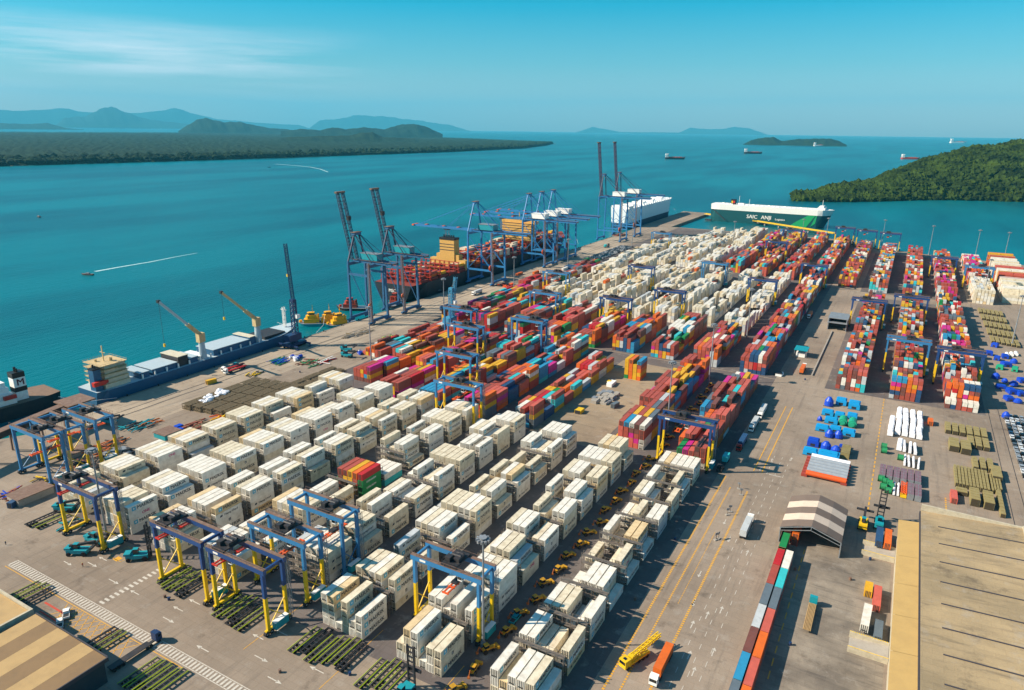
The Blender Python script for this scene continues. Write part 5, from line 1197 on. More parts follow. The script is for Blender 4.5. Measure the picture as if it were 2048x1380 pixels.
for pr, nm in CC:
    if nm not in used: pr.location = (79, 346, 0); pr['label'] = nm+' car at the corner of the right edge car park'
# skeletal trailers
M_pile0 = mat('trailer_frame_grey', '#5a554c', .7, dirt=.5)
def make_chassis(frame):
    t = thing('container_trailer', '', 'trailer'); b = MB()
    for s in (-.75, .75): b.box(s-.14, s+.14, 0, 12.3, 1.0, 1.35)
    b.build('rail', M_dark if frame is M_dark else M_pile0, t)
    b = MB()
    for k in range(8): b.box(-1.15, 1.15, .1+k*1.7, .35+k*1.7, .98, 1.3)
    b.build('cross_member', M_dark, t)
    for s in (-1.22, 1.1): b = MB(); b.box(s, s+.12, 0, 12.3, 1.1, 1.36); b.build('side_guide', frame, t)
    for y in (1.0, 2.3, 3.6):
        b = MB(); b.cyl((-1.15, y, .5), (-.8, y, .5), .5, 10); b.cyl((.8, y, .5), (1.15, y, .5), .5, 10); b.cyl((-.8, y, .5), (.8, y, .5), .1, 6); b.build('axle', M_tyre, t)
    b = MB(); b.beam((-.6, 10, 1), (-.6, 10, .05), .14); b.beam((.6, 10, 1), (.6, 10, .05), .14); b.build('support_leg', M_dark, t)
    return t
CHG = 'skeletal container trailers parked near the cranes'
CH = make_chassis(M_lime); CH2 = make_chassis(M_dark); first = True
lst = [(-204, 118, 0), (-200.5, 117, 0), (-197, 118.5, 0), (-193.5, 117, 1), (-174, 116.5, 0), (-170.5, 118, 0), (-167, 116, 1), (-163, 115.8, 0), (-141, 117.5, 0), (-137.5, 119, 1), (-134, 117, 0), (-130.5, 118.5, 0), (-127, 120, 0), (-123.5, 119, 1), (-114.5, 117, 0), (-110.8, 119, 0), (-107, 116.5, 0),
       (-240, 86, 0), (-236.5, 87, 0), (-233, 86, 1), (-195.5, 85.6, 1), (-192, 86, 0), (-172, 84, 0), (-168.5, 84.5, 0), (-165, 84, 0), (-161.5, 85, 0), (-282, 115, 1), (-278, 116, 0), (-290, 150, 0), (-286, 149, 0)]
cnt = {}
for i, (x, y, k) in enumerate(lst):
    reg = 'left of the front crane pair' if -206 < x < -192 and y > 110 else 'between the front crane legs' if -176 < x < -160 and y > 110 else 'before the two-step white stack' if -142 < x < -120 else 'by the black mast handler' if x > -116 else 'beyond the walkway, far left' if x < -230 and y < 90 else 'beside the yellow hatching' if -197 < x < -190 else 'in the bottom-edge row' if -173 < x < -160 else 'by the leftmost crane'
    cnt[reg] = cnt.get(reg, 0)+1; lb = f"{'dark' if k else 'lime yellow'} empty skeletal trailer, {ORD[cnt[reg]]} from the left {reg}"
    pr = CH2 if k else CH
    if pr.get('label', '') == '': put(pr, (x, y, 0), lb, CHG, R(0))
    else: again(pr, (x, y, 0), 0, lb, CHG)
# yellow farm/loading tractors lined up in the lane
M_ldy = mat('shaded_loader_yellow', '#b98a1c', .6, dirt=.5, dcol='#5e4018'); M_ldo = mat('shaded_loader_orange', '#a65a22', .6, dirt=.5, dcol='#5e3018')  # loader paint darkened and browned for the shade between the rows
def make_loader():
    t = thing('backhoe_loader', '', 'loader'); b = MB(); b.box(-.55, .55, .4, 3.0, .9, 1.7); b.box(-.5, .5, 3.0, 4.6, .9, 1.5); b.build('body', M_ldy, t)
    b = MB(); b.k = 0; b.box(-.75, .75, .9, 2.5, 2.7, 2.85); b.k = 1; b.box(-.68, .68, 1, 2.4, 1.7, 2.7); b.build('cab', [M_ldy, M_glass], t)
    for y, r_ in ((1.0, .75), (3.7, .5)):
        for s in (-1.1, .75): b = MB(); b.cyl((s, y, r_), (s+.38, y, r_), r_, 12); b.build('wheel', M_tyre, t)
    b = MB(); b.beam((-.6, 3, 1.3), (-.6, 5.2, .6), .16); b.beam((.6, 3, 1.3), (.6, 5.2, .6), .16); b.prism([(-1.15, 5.2), (1.15, 5.2), (1.15, 6.0), (-1.15, 6.0)], .2, 1.0); b.build('bucket', M_ldy, t)
    b = MB(); b.beam((0, .4, 1.2), (0, -.8, 3.0), .24); b.beam((0, -.8, 3.0), (0, -1.5, 1.4), .2); b.box(-.35, .35, -1.9, -1.2, .9, 1.5); b.build('digger_arm', M_ldo, t)
    return t
LD = make_loader()
for i in range(29):
    y = 128+i*9.3 if i < 19 else 313+(i-19)*11; x = -91.2+rp.uniform(-.4, .4)+(1.6 if i % 2 else 0); lb = f"yellow backhoe loader, {ORD[i+1]} from the near end of the long file between rows"
    if i == 0: put(LD, (x, y, 0), lb, 'yellow loaders in one long file', R(-20))
    else: again(LD, (x, y, 0), R(rp.uniform(-45, 10)), lb, 'yellow loaders in one long file')
# reach stackers and mast handlers
def make_handler(mast):
    t = thing('container_handler', '', 'forklift'); b = MB(); b.box(-1.6, 1.6, 0, 7.5, 1.0, 2.4); b.box(-1.5, 1.5, -.6, 1.6, 2.4, 3.2); b.build('body', M_teal, t)
    b = MB(); b.k = 0; b.box(-.8, .8, 2.4, 4.2, 4.4, 4.55); b.k = 1; b.box(-.75, .75, 2.45, 4.15, 2.5, 4.4); b.build('cab', [M_teal, M_glass], t)
    for y, r_ in ((.9, .8), (6.4, .95)):
        for s in (-1.9, 1.3): b = MB(); b.cyl((s, y, r_), (s+.6, y, r_), r_, 12); b.build('wheel', M_tyre, t)
    b = MB()
    if mast:
        for s in (-1.1, 1.1): b.box(s-.2, s+.2, 7.6, 8.2, .3, 14.5)
        for k in range(9): b.box(-1.1, 1.1, 7.7, 8.1, 1+k*1.6, 1.3+k*1.6)
        b.box(-3, 3, 8.2, 8.7, 6.0, 6.9)
    else:
        b.beam((-.0, .8, 3.4), (0, 10.5, 5.4), .9, .9); b.box(-3.2, 3.2, 9.8, 10.8, 4.0, 4.6)
    b.build('mast' if mast else 'boom', M_dark, t); return t
HM = put(make_handler(True), (-101.5, 117.5, 0), 'teal handler with tall black mast at the bottom edge', 'container handlers'); HB2 = put(make_handler(False), (-250, 113.5, 0), 'teal reach stacker lying under the leftmost yellow-legged crane', 'container handlers', R(-60))
again(HM, (-228, 122, 0), R(-50), 'teal handler with tall mast left of the front crane pair', 'container handlers'); again(HB2, (-252, 122, 0), R(-80), 'second teal reach stacker, just behind the first at the left', 'container handlers')
again(HB2, (-285, 128, 0), R(-60), 'teal machine with long boom near the left yellow trailers', 'container handlers'); again(HB2, (-335, 350, 0), R(-70), 'green-teal reach stacker on the apron left of the coloured stacks', 'container handlers'); again(HB2, (-326, 341, 0), R(-80), 'second reach stacker on the apron near the pipe truck', 'container handlers')
again(HB2, (-355, 190, 0), R(-70), 'teal reach stacker beside the near quay corner', 'container handlers')
t = put(make_handler(False), (3.6, 281, 0), 'yellow-topped container handler beside the warehouse corner', 'container handlers'); 
for ch in t.children:
    if ch.name.startswith('body'): ch.data.materials[0] = M_yel
put(make_handler(True), (9.2, 285, 0), 'second container handler behind the warehouse containers', 'container handlers')

# ---- solitary containers and the wall of boxes along the loading yard
def lone(k, x, y, lb, z=0, rz=0, ln=12.19, grp=None, n=1):
    t = thing('shipping_container', lb, 'container', (x, y, z), rz, grp); me, dm = body_mesh(ln, 2.6, k)
    for nm_, mm in (('body', me), ('door', dm)): o = bpy.data.objects.new(nm_, mm); C.objects.link(o); o.parent = t
    return t
GW = 'containers lined along the loading yard'
wl_ = ['bo', 'Gx', 'Rw', 'rT', 'kk', 'gS', 'bo', 'lS', 'ko', 'rB']
colname = lambda k: COL[k][0]
for i, (a, b_) in enumerate(wl_):
    y = 257-i*12.5
    if i == 1: y -= 1.5
    for tier in (0, 1): lone(a if tier else 'b', -20.2, y, f"{colname(a if tier else 'b')} container, {'top' if tier else 'bottom'} tier, road side, {ORD[i+1]} from the tent in the yard wall", tier*2.62, 0, grp=GW)
    for tier in ((0, 1) if b_ != 'x' else ()): lone(b_ if tier else 'r', -17.3, y-.8, f"{colname(b_ if tier else 'r')} container, {'top' if tier else 'bottom'} tier, yard side, {ORD[i+1]} from the tent in the yard wall", tier*2.62, 0, grp=GW)
lone('B', 10.9, 269.5, 'slate blue container on the loading platform by the warehouse', 1.3, 0, 11.5); lone('o', 13.8, 269.5, 'orange container on the loading platform by the warehouse', 1.3, 0, 11.5)
lone('y', 9.4, 236, 'yellow container beside the warehouse wall, mid loading yard', 0, 0, 6.06); lone('S', 12.2, 229, 'maroon red container beside the warehouse wall, mid loading yard', 0, 0); lone('w', 9.4, 214.5, 'white container on an orange trailer by the near platform', 1.2, R(-2)); lone('k', 13.4, 212.5, 'slate grey container by the near platform', 0, 0, 9)
lone('o', 29.4, 416, 'lone small orange container beside the white wrapped loads', 0, 0, 6.06); lone('S', 37.5, 325, 'lone salmon container before the timber stacks', 0, 0, 9); lone('y', *P(415, 770)[:2], 'lone yellow container on the quay below the cargo ship', 0, R(-12), 6.06)
lone('k', *P(1228, 818)[:2], 'small slate container on the dusty clearing', 0, R(-10), 6.06); lone('o', *P(1035, 552)[:2], 'long orange-red container on the apron by the blue quay crane', 0, 0); lone('B', *P(1168, 540)[:2], 'tall dark blue container standing near the far car park', 0, 0, 6.06)
lone('B', *P(25, 1018)[:2], 'small blue skip-like container at the left edge', 0, R(20), 6.06)

# ================================================================ CARGO ON THE RIGHT APRON
M_cyan = mat('cyan_tarp', '#1391c9', .5, dirt=.3, dcol='#0f5f8f', bump=.6, bscale=1.2); M_royal = mat('royal_blue_tarp', '#1443b5', .45, dirt=.3, dcol='#0c2a78', bump=.6, bscale=1.2); M_gtarp = mat('green_tarp', '#1f9a77', .5, dirt=.3, dcol='#126048', bump=.6, bscale=1.2)
M_wrap = mat('white_wrap', '#e4e3e6', .45, dirt=.12, dcol='#a5a0a5', bump=.6, bscale=1.0); M_gtube = mat('grey_tube', '#8c949c', .4, dirt=.25); M_crp = mat('purple_brown_crate', '#775c66', .7, dirt=.4); M_timb = mat('pale_timber', '#8e8053', .85, dirt=.5, dcol='#5d5233'); M_timd = mat('dark_timber_gap', '#3d3524', .9)
def covered(kind, u, v, s, lb, mt_, rz=0.0):
    x, y = gpt(u, v, 1.5); t = thing('covered_machine', lb, 'machine', (x, y, 0), rz, 'tarpaulin-covered machines on the apron'); w_, l_, h_ = s
    b = MB()
    if kind == 'box':
        b.prism([(-w_/2, -l_/2), (w_/2, -l_/2), (w_/2, l_/2), (-w_/2, l_/2)], .2, h_*.8)
        for k in range(3): b.prism([(-w_*.42+k*.1, -l_*.46+k*l_*.3), (w_*.42-k*.1, -l_*.46+k*l_*.3), (w_*.38, -l_*.2+k*l_*.3), (-w_*.38, -l_*.2+k*l_*.3)], h_*.8, h_*(.92+.06*(k % 2)))
    elif kind == 'drum': b.cyl((0, -l_/2, w_/2), (0, l_/2, w_/2), w_/2, 14); b.cyl((0, -l_/2-.5, w_/2), (0, -l_/2, w_/2), w_*.3, 12)
    elif kind == 'dome':
        b.cyl((0, 0, .2), (0, 0, h_*.6), w_/2, 14, w_*.47); b.cyl((0, 0, h_*.6), (0, 0, h_), w_*.47, 14, w_*.2)
    b.build('cover', mt_, t)
    b = MB(); b.box(-w_/2-.2, w_/2+.2, -l_/2, -l_/2+.4, 0, .25); b.box(-w_/2-.2, w_/2+.2, l_/2-.4, l_/2, 0, .25); b.box(-.2, .2, -l_/2+.4, l_/2-.4, 0, .2); b.build('skid', M_dark, t)
    if kind == 'box': b = MB(); b.box(-.5, .5, -.6, .6, h_*.8, h_*.83+.02); b.box(-w_*.2, w_*.2, -l_/2-.04, -l_/2, .5, h_*.5); b.build('opening', M_dark, t)
cv = [('dome', 1658, 806, (5, 5, 5.2), 'royal blue wrapped drum, top left of the blue machine group', 'r'), ('box', 1683, 803, (5.6, 6.5, 3.8), 'cyan covered machine, top middle of the blue group', 'c'), ('box', 1709, 810, (6, 8.5, 3.8), 'largest cyan covered machine, top right of the blue group', 'c'),
      ('box', 1656, 824, (6, 5, 3), 'cyan covered box under the royal blue drum', 'c'), ('box', 1680, 829, (5, 4.5, 3), 'cyan covered box in the middle of the second line', 'c'), ('box', 1705, 831, (5, 5, 3), 'cyan covered box right end of the second line', 'c'), ('dome', 1640, 836, (2.6, 2.6, 2.6), 'small royal blue bundle at the left of the blue group', 'r'),
      ('box', 1663, 840, (6.5, 5, 3), 'cyan covered machine left of the green drums', 'c'), ('drum', 1686, 843, (4.2, 5.5, 4), 'green wrapped drum, left of the green pair', 'g'), ('drum', 1705, 847, (4.2, 6, 4), 'green wrapped drum, right of the green pair', 'g'), ('box', 1645, 855, (6.5, 5.5, 3), 'cyan covered box, left end of the fourth line', 'c'), ('box', 1671, 857, (5.5, 4.5, 3), 'cyan covered box above the two blue domes', 'c'), ('box', 1698, 864, (6, 6, 3), 'cyan covered machine with dark openings, right end', 'c'),
      ('dome', 1659, 868, (4.4, 4.4, 4), 'royal blue dome-shaped bundle, left of the pair', 'r'), ('dome', 1677, 870, (4.4, 4.4, 4), 'royal blue dome-shaped bundle, right of the pair', 'r'), ('box', 1627, 884, (5.4, 6, 3.6), 'royal blue covered box, left side below the domes', 'r'), ('box', 1621, 902, (6.4, 5.5, 3), 'cyan machine with two dark holes above the grey tubes', 'c'),
      ('dome', 1652, 892, (5, 5, 4), 'crumpled royal blue bundle, middle left', 'r'), ('dome', 1672, 899, (5, 5, 3.4), 'crumpled royal blue bundle, middle right', 'r'), ('box', 1657, 912, (9.5, 6.5, 3.8), 'wide ribbed cyan covered load just above the tubes', 'c'), ('box', 1690, 890, (5, 2, 1.6), 'small royal blue bundle beside the beige crate', 'r')]
for kd, u, v, s, lb, c_ in cv: covered(kd, u, v, s, lb, {'c': M_cyan, 'r': M_royal, 'g': M_gtarp}[c_])
rq = random.Random(3)
for i, (u, v, c_) in enumerate([(1978, 706, 'r'), (1994, 716, 'r'), (2010, 712, 'r'), (2028, 722, 'r'), (2000, 734, 'g'), (2030, 738, 'g'), (2012, 728, 'r'), (1992, 752, 'r'), (2010, 760, 'r'), (2028, 766, 'r'), (2044, 760, 'r'), (2002, 772, 'r'), (2022, 782, 'r'), (2040, 786, 'r'), (2012, 830, 'r'), (1990, 690, 'r'), (2036, 800, 'r'), (2018, 796, 'r')]):
    covered(rq.choice(['box', 'dome', 'box']), u, v, (rq.uniform(3.4, 5.4), rq.uniform(4, 6), rq.uniform(2.4, 3.6)), f"{'royal blue' if c_ == 'r' else 'bright green'} covered bundle, {ORD[i+1]} of the heap at the right edge", M_royal if c_ == 'r' else M_gtarp, rq.uniform(-.4, .4))
def tube(i, y, mt_, lb, r_=1.25):
    t = thing('long_tube', lb, 'tube', (-22.6, y, 0), 0, 'long tubes lying side by side'); b = MB(); b.cyl((0, 0, 1.9), (17.0, 0, 1.9), r_, 16); b.build('tube', mt_, t)
    for xx in (-1.9, 14.8): b = MB(); b.box(xx, xx+2.6, -1.05, 1.05, .1, 1.3); b.build('cradle', mat('cradle_red', '#97392c', .7), t)
for i, (y, m_, lb) in enumerate([(319.3, M_org, 'orange tube with yellow saddle at the front of the tube row'), (322.6, M_gtube, 'grey tube next to the orange one'), (325.9, M_gtube, 'second grey tube from the orange one'), (329.2, M_gtube, 'third grey tube from the orange one, with frame marks'), (332.5, M_gtube, 'fourth grey tube from the orange one'), (335.8, M_gtube, 'last grey tube beside the white wrapped one'), (339.2, M_wrap, 'white wrapped tube at the back of the tube row')]): tube(i, y, m_, lb)
t = thing('crate', 'beige wooden crate right of the royal blue bundles', 'crate', P(1691, 905, 1), 0); b = MB(); b.box(-2, 2, -5.5, 5.5, 0, 3); b.build('body', M_timb, t); b = MB(); [b.box(-2.05, 2.05, -5.4+k*1.5, -5.2+k*1.5, .1, 3.06) for k in range(8)]; b.build('batten', M_timd, t)
# white wrapped loads
def wrapload(x, y, L_, w_, h_, lb, mt_=M_wrap, rz=0.0):
    t = thing('wrapped_load', lb, 'load', (x, y, 0), rz, 'white wrapped loads in files'); b = MB(); pts = [(-w_/2, .4), (-w_/2, h_*.75), (-w_*.3, h_), (w_*.3, h_), (w_/2, h_*.75), (w_/2, .4)]
    for yy0, yy1 in ((0, L_*.33), (L_*.33, L_*.36), (L_*.36, L_)):
        s0 = 1 if yy0 != L_*.33 else .93
        for p, q in zip(pts, pts[1:]): b.face([(p[0]*s0, yy0, p[1]*s0), (p[0]*s0, yy1, p[1]*s0), (q[0]*s0, yy1, q[1]*s0), (q[0]*s0, yy0, q[1]*s0)])
    b.face([(p[0], 0, p[1]) for p in pts][::-1]); b.face([(p[0], L_, p[1]) for p in pts]); b.build('wrap', mt_, t)
    b = MB(); b.box(-w_/2, w_/2, 1, 1.4, 0, .4); b.box(-w_/2, w_/2, L_-1.4, L_-1, 0, .4); b.build('bearer', M_dark, t)
for c in range(5):
    for k, y in enumerate([393, 405.6, 418.2] if c else [392, 404.6]):
        wrapload(9.6+c*3.35+(k % 2)*.25, y-(0 if c else 3)-c*.3, 11.8, 2.7, 3.3, f'white wrapped box, {ORD[c+1]} file from the left, {ORD[k+1]} from the near end', M_wrap, R(rq.uniform(-1.5, 1.5)))
for c in range(4): wrapload(14.2+c*2.4, 371.5-c*.5, 11, 1.3 if c else 2.4, 2.6 if c else 3, f'slim white wrapped blade, {ORD[c+1]} from the left, upper set', M_wrap, R(rq.uniform(-3, 3)))
for c in range(4): wrapload(17.0+c*1.9, 354-c*.3, 11, .9, 2.0, f'slim white wrapped blade, {ORD[c+1]} from the left, lower set', M_wrap, R(rq.uniform(-3, 3)))
for c in range(2): wrapload(13.5+c*1.6, 319.5, 11, .9, 1.8, f'thin white blade between purple stacks, {"left" if c == 0 else "right"} one')
def crates(x, y, L_, lb, mt_=M_crp, w_=2.45, n=3, h=.95):
    t = thing('crate_stack', lb, 'crates', (x, y, 0), 0, 'stacked crates in files'); 
    for k in range(int(L_/3)):
        b = MB(); b.k = 0
        for z in range(n): b.box(-w_/2, w_/2, k*3+.05, k*3+2.9, z*h+.12, z*h+h-.02)
        b.build('crate', [mt_], t)
    b = MB()
    for k in range(int(L_/3)+1): b.box(-w_/2-.03, w_/2+.03, k*3-.04, k*3+.04, .1, n*h+.03)
    b.box(-.06, .06, 0, L_, n*h, n*h+.03); b.build('strap', M_steel, t)
for c in range(6): crates(8.2+c*2.85, 333+(.5 if c > 3 else 0), 12, f'purple-brown crate stack, {ORD[c+1]} from the left, far line')
for c in (4, 5): crates(8.4+c*2.85, 318.8, 12, f'purple-brown crate stack, near line, {"left" if c == 4 else "right"} one')
t = thing('orange_machine', 'orange machine frame among the purple crate stacks', 'machine', (17.2, 319.5, 0)); b = MB(); b.lattice((0, 0, 1.4), (0, 12, 1.4), 2.0, 6, .35); b.build('frame', M_org, t); b = MB(); b.box(-1.2, 1.2, -.5, 2, .3, 1.5); b.build('base', M_yel, t)
for i, (u, v) in enumerate([(1762, 958), (1770, 963), (1766, 974), (1778, 967), (1776, 982), (1781, 973), (1768, 893), (1768, 902), (1801, 916)]):
    x, y = gpt(u, v, 1); t = thing('green_drum', f'green drum-shaped reel, {ORD[i+1]} of the reels beside the purple crates', 'reel', (x, y, 0), 0, 'green reels'); b = MB(); b.cyl((-1.2, 0, 1.4), (1.2, 0, 1.4), 1.4, 14); b.build('drum', M_green, t); b = MB(); b.cyl((-1.3, 0, 1.4), (-1.2, 0, 1.4), 1.6, 14); b.cyl((1.2, 0, 1.4), (1.3, 0, 1.4), 1.6, 14); b.build('flange', M_green, t)
# timber mats and frames
def timber(x, y, w_, L_, h_, lb, nb=10, rz=0.0):
    t = thing('timber_stack', lb, 'timber', (x, y, 0), rz, 'stacks of pale timber frames'); b = MB()
    for k in range(nb): b.box(-w_/2, w_/2, k*L_/nb+.05, (k+1)*L_/nb-.12, .3, h_-(k % 3)*.06)
    b.build('board', M_timb, t)
    b = MB(); b.box(-w_/2+.15, w_/2-.15, 0, L_, 0, h_-.25); b.build('core', M_timd, t)
n_ = 0
for c in range(6):
    for k in range(2 if c > 2 else 1): timber(36.3+c*3.25, 409-k*15+c*.0, 2.5, 13, 2.4, f'pale timber crate stack, {ORD[c+1]} file from the left, {"far" if k == 0 else "middle"} line', 12)
for c in range(3): timber(46.3+c*3.1, 366+(c-1)*.6, 2.1, 13, 2.6, f'pale slatted stack right of the two wide ones, {ORD[c+1]} from the left', 12)
timber(38.2, 385, 4.2, 12, 3.2, 'wide pale timber crate pile, left of two', 8); timber(43.2, 384, 4.2, 12, 3.4, 'wide pale timber crate pile, right of two', 8)
for c in range(10): timber(37.8+c*1.35, 343, 1.0, 21, 2.3, f'narrow timber frame row, {ORD[c+1]} from the left in the dense block', 20)
for c in range(4): timber(51.6+c*1.1, 344+c, .7, 19, 2.0, f'thin dark timber row, {ORD[c+1]} from the left beside the dense block', 12)
timber(39.5, 335, 4.2, 5, 2.0, 'low dark timber pile at the near left corner of the dense block', 6); timber(44.0, 327, 3.4, 12, 3.6, 'tall splayed timber pile, left of the near pair', 14); timber(49.0, 326.6, 3.6, 12, 3.6, 'tall splayed timber pile, right of the near pair', 14); timber(54.2, 358, 3.8, 13, 3, 'rounded pale timber pile at the right of the block', 6); timber(53.6, 322, 1.8, 24, 2, 'long low timber row at the near right', 22)
for c in range(6):
    for k in range(5): timber(69.5+c*3.1+k*.5, 735-k*26-c*1.0-8, 2.2, 18, 2.0, f'weathered mat stack by the right masts, {ORD[c+1]} file, {ORD[k+1]} from far', 9)
for c in range(3):
    t = thing('tank', f'white cylindrical tank, {ORD[c+1]} from the left near the right mat stacks', 'tank', P(2015+c*9, 712-c*1, 1), 0, 'small white tanks'); b = MB(); b.cyl((0, 0, 1.3), (0, 6, 1.3), 1.2, 12); b.build('shell', M_white, t); b = MB(); b.box(-1, 1, .6, 1, 0, .5); b.box(-1, 1, 5, 5.4, 0, .5); b.build('saddle', M_red, t)

# ================================================================ CARGO AND CLUTTER ON THE LEFT APRON
M_pile = mat('rusty_dark_steel', '#85755b', .85, dirt=.5, dcol='#4d4234')
def beams_pile(x, y, w_, L_, h_, lb, rz=0.0, mt_=M_pile, grp='stacks of steel racks'):
    t = thing('steel_rack_stack', lb, 'steel racks', (x, y, 0), rz, grp)
    b = MB()
    for k in range(int(w_/.8)):
        for z in (.5, h_*.5, h_): b.box(-w_/2+k*.8, -w_/2+k*.8+.3, 0, L_, z-.25, z)
    b.build('beam', mt_, t)
    b = MB()
    for k in range(int(L_/2.4)+1):
        for z in (.25, h_*.5-.25): b.box(-w_/2, w_/2, k*2.4, k*2.4+.25, z-.2, z)
        for k2 in range(3): b.box(-w_/2+k2*(w_/2-.1), -w_/2+k2*(w_/2-.1)+.18, k*2.4, k*2.4+.2, 0, h_)
    b.build('crossbar', mt_, t)
for i in range(5):
    for j in range(4): beams_pile(-333.5+i*7.2, 224+j*13.2+i*1.2, 6.6, 12.2, 3.2, f'brown steel rack stack, {ORD[i+1]} column from the quay, {ORD[j+1]} from the near end')
for i in range(2):
    for j in range(3): beams_pile(-312+i*7, 280+j*13.5, 5.6, 12, 1.4, f'low flat brown steel stack, {"left" if i == 0 else "right"} column, {ORD[j+1]} line beyond the racks')
t = thing('tarpaulin_heap', 'crumpled white sheet heap on the left end of the steel racks', 'heap', (-331, 240, 3.2), R(10)); b = MB()
for i in range(26): b.blob((rq.uniform(-3, 3), rq.uniform(-9, 9), rq.uniform(.1, .7)), rq.uniform(1.0, 2.2), .35, rq, .5)
b.build('sheet', M_wrap, t)
def heap(nm, lb, cat, u, v, mts, n, rx, ry, kind='bars', grp=None, rz=0.0, L_=5):
    x, y = gpt(u, v, .5); t = thing(nm, lb, cat, (x, y, 0), rz, grp)
    for mi, m_ in enumerate(mts):
        b = MB()
        for i in range(n):
            px, py = rq.uniform(-rx, rx), rq.uniform(-ry, ry); a = rq.uniform(-.35, .35)+(0 if rq.random() < .8 else 1.4)
            if kind == 'bars': b.beam((px-math.sin(a)*L_/2, py-math.cos(a)*L_/2, rq.uniform(.3, 1.2)), (px+math.sin(a)*L_/2, py+math.cos(a)*L_/2, rq.uniform(.3, 1.4)), rq.uniform(.25, .6))
            elif kind == 'drums': b.cyl((px, py-1.2, 1), (px, py+1.2, 1), rq.uniform(.7, 1.2), 10)
            else: w_ = rq.uniform(.8, 2.0); b.box(px-w_, px+w_, py-w_*1.3, py+w_*1.3, 0, rq.uniform(.8, 2.2))
        b.build(['item', 'fitting', 'component'][mi], m_, t)
    return t
M_brick = mat('faded_red_steel', '#8d4f3c', .8, dirt=.4); M_ora2 = mat('faded_orange_steel', '#c4692b', .7, dirt=.4)
heaps = [('pipe_bundle', 'green pipe bundles behind the steel racks', 'pipes', 560, 722, [M_green, M_royal], 12, 6, 3, 'bars', 9), ('reel_group', 'blue and purple cable reels behind the racks', 'reels', 590, 716, [M_royal, M_wrap], 5, 4, 4, 'drums', 3), ('pipe_bundle', 'green and rusty pipes right of the blue reels', 'pipes', 622, 726, [M_green, M_brick], 12, 6, 5, 'bars', 8),
    ('machine_part', 'bright yellow machine part against the near end of the racks', 'machine', 436, 836, [M_yel, M_org], 8, 4, 3, 'bars', 5), ('scrap_pile', 'rusty red frames beside the first reefer row', 'scrap', 400, 850, [M_brick, M_pile], 14, 7, 5, 'bars', 6), ('tarpaulin_heap', 'royal blue tarpaulin heap among rusty frames at left', 'heap', 352, 862, [M_royal, M_brick], 8, 3.5, 4, 'boxes', 3),
    ('machine_group', 'teal and orange handling gear on the left apron', 'machines', 270, 852, [M_teal, M_dark], 10, 6, 5, 'bars', 5), ('spreader_frame', 'orange spreader frames lined up at the left', 'frames', 300, 846, [M_ora2, M_teal], 9, 5, 4, 'bars', 7), ('excavator_boom', 'orange folded boom machine near the left cranes', 'machine', 232, 884, [M_ora2, M_dark], 7, 2.5, 3, 'bars', 8),
    ('scrap_pile', 'red scrap frames behind the light mast at left', 'scrap', 195, 902, [M_brick, M_ora2], 12, 6, 5, 'bars', 5), ('scrap_pile', 'dark and silver tangled sheets before the first reefers', 'scrap', 232, 908, [M_steel, M_dark], 10, 5, 5, 'boxes', 5), ('scrap_pile', 'rusty frames between the left crane legs', 'scrap', 160, 928, [M_brick, M_dark], 14, 5, 5, 'bars', 5),
    ('scrap_pile', 'brown and red parts at the left edge', 'scrap', 25, 990, [M_brick, M_royal], 12, 6, 4, 'bars', 4), ('machine_group', 'yellow and dark trailers parts under the left blue crane', 'machines', 90, 965, [M_yel, M_dark], 10, 6, 4, 'bars', 6), ('machine_group', 'dark machine with teal body under the leftmost yellow legs', 'machines', 145, 1050, [M_dark, M_teal], 10, 5, 4, 'bars', 4),
    ('rubble_pile', 'grey rubble heap on the dusty clearing', 'rubble', 1210, 796, [M_steel, M_conc], 26, 5, 9, 'boxes', 2), ('machine_group', 'yellow machine beside the rubble on the clearing', 'machine', 1222, 768, [M_yel, M_white], 4, 1.8, 3, 'boxes', 3), ('machine_group', 'small yellow machine in front of the turquoise containers', 'machine', 1158, 822, [M_yel, M_dark], 3, 1.5, 2, 'boxes', 2),
    ('timber_pile', 'weathered boards and frames by the two-row coloured stacks near the quay', 'timber', 715, 668, [M_pile, M_conc], 12, 5, 12, 'bars', 9), ('reel_group', 'blue and lilac drums at the foot of the quay mast', 'reels', 722, 705, [M_royal, M_wrap], 4, 5, 4, 'drums', 3), ('machine_group', 'yellow-green loose gear on the apron', 'gear', 780, 675, [M_lime, M_green], 7, 4, 5, 'bars', 4), ('pipe_load', 'long white and red pipes on a low trailer beyond the racks', 'pipes', 650, 722, [M_white, M_red], 6, 1.5, 4, 'bars', 12),
    ('machine_group', 'small dark machine on the long road by the kiosk', 'machine', 1557, 748, [M_dark, M_white], 5, 1.6, 2, 'boxes', 2), ('quay_gear', 'loose gear under the container ship cranes', 'gear', 1010, 570, [M_org, M_dark], 10, 6, 8, 'boxes', 3), ('quay_gear', 'loose gear under the far pair of cranes', 'gear', 1240, 470, [M_brick, M_dark], 12, 8, 10, 'boxes', 3), ('quay_gear', 'yellow handling frames on the quay before the cargo ship', 'gear', 510, 748, [M_yel, M_dark], 6, 3, 5, 'bars', 4)]
for nm, lb, cat, u, v, mts, n_, rx, ry, kd, L_ in heaps: heap(nm, lb, cat, u, v, mts, n_, rx, ry, kd, None, 0, L_)
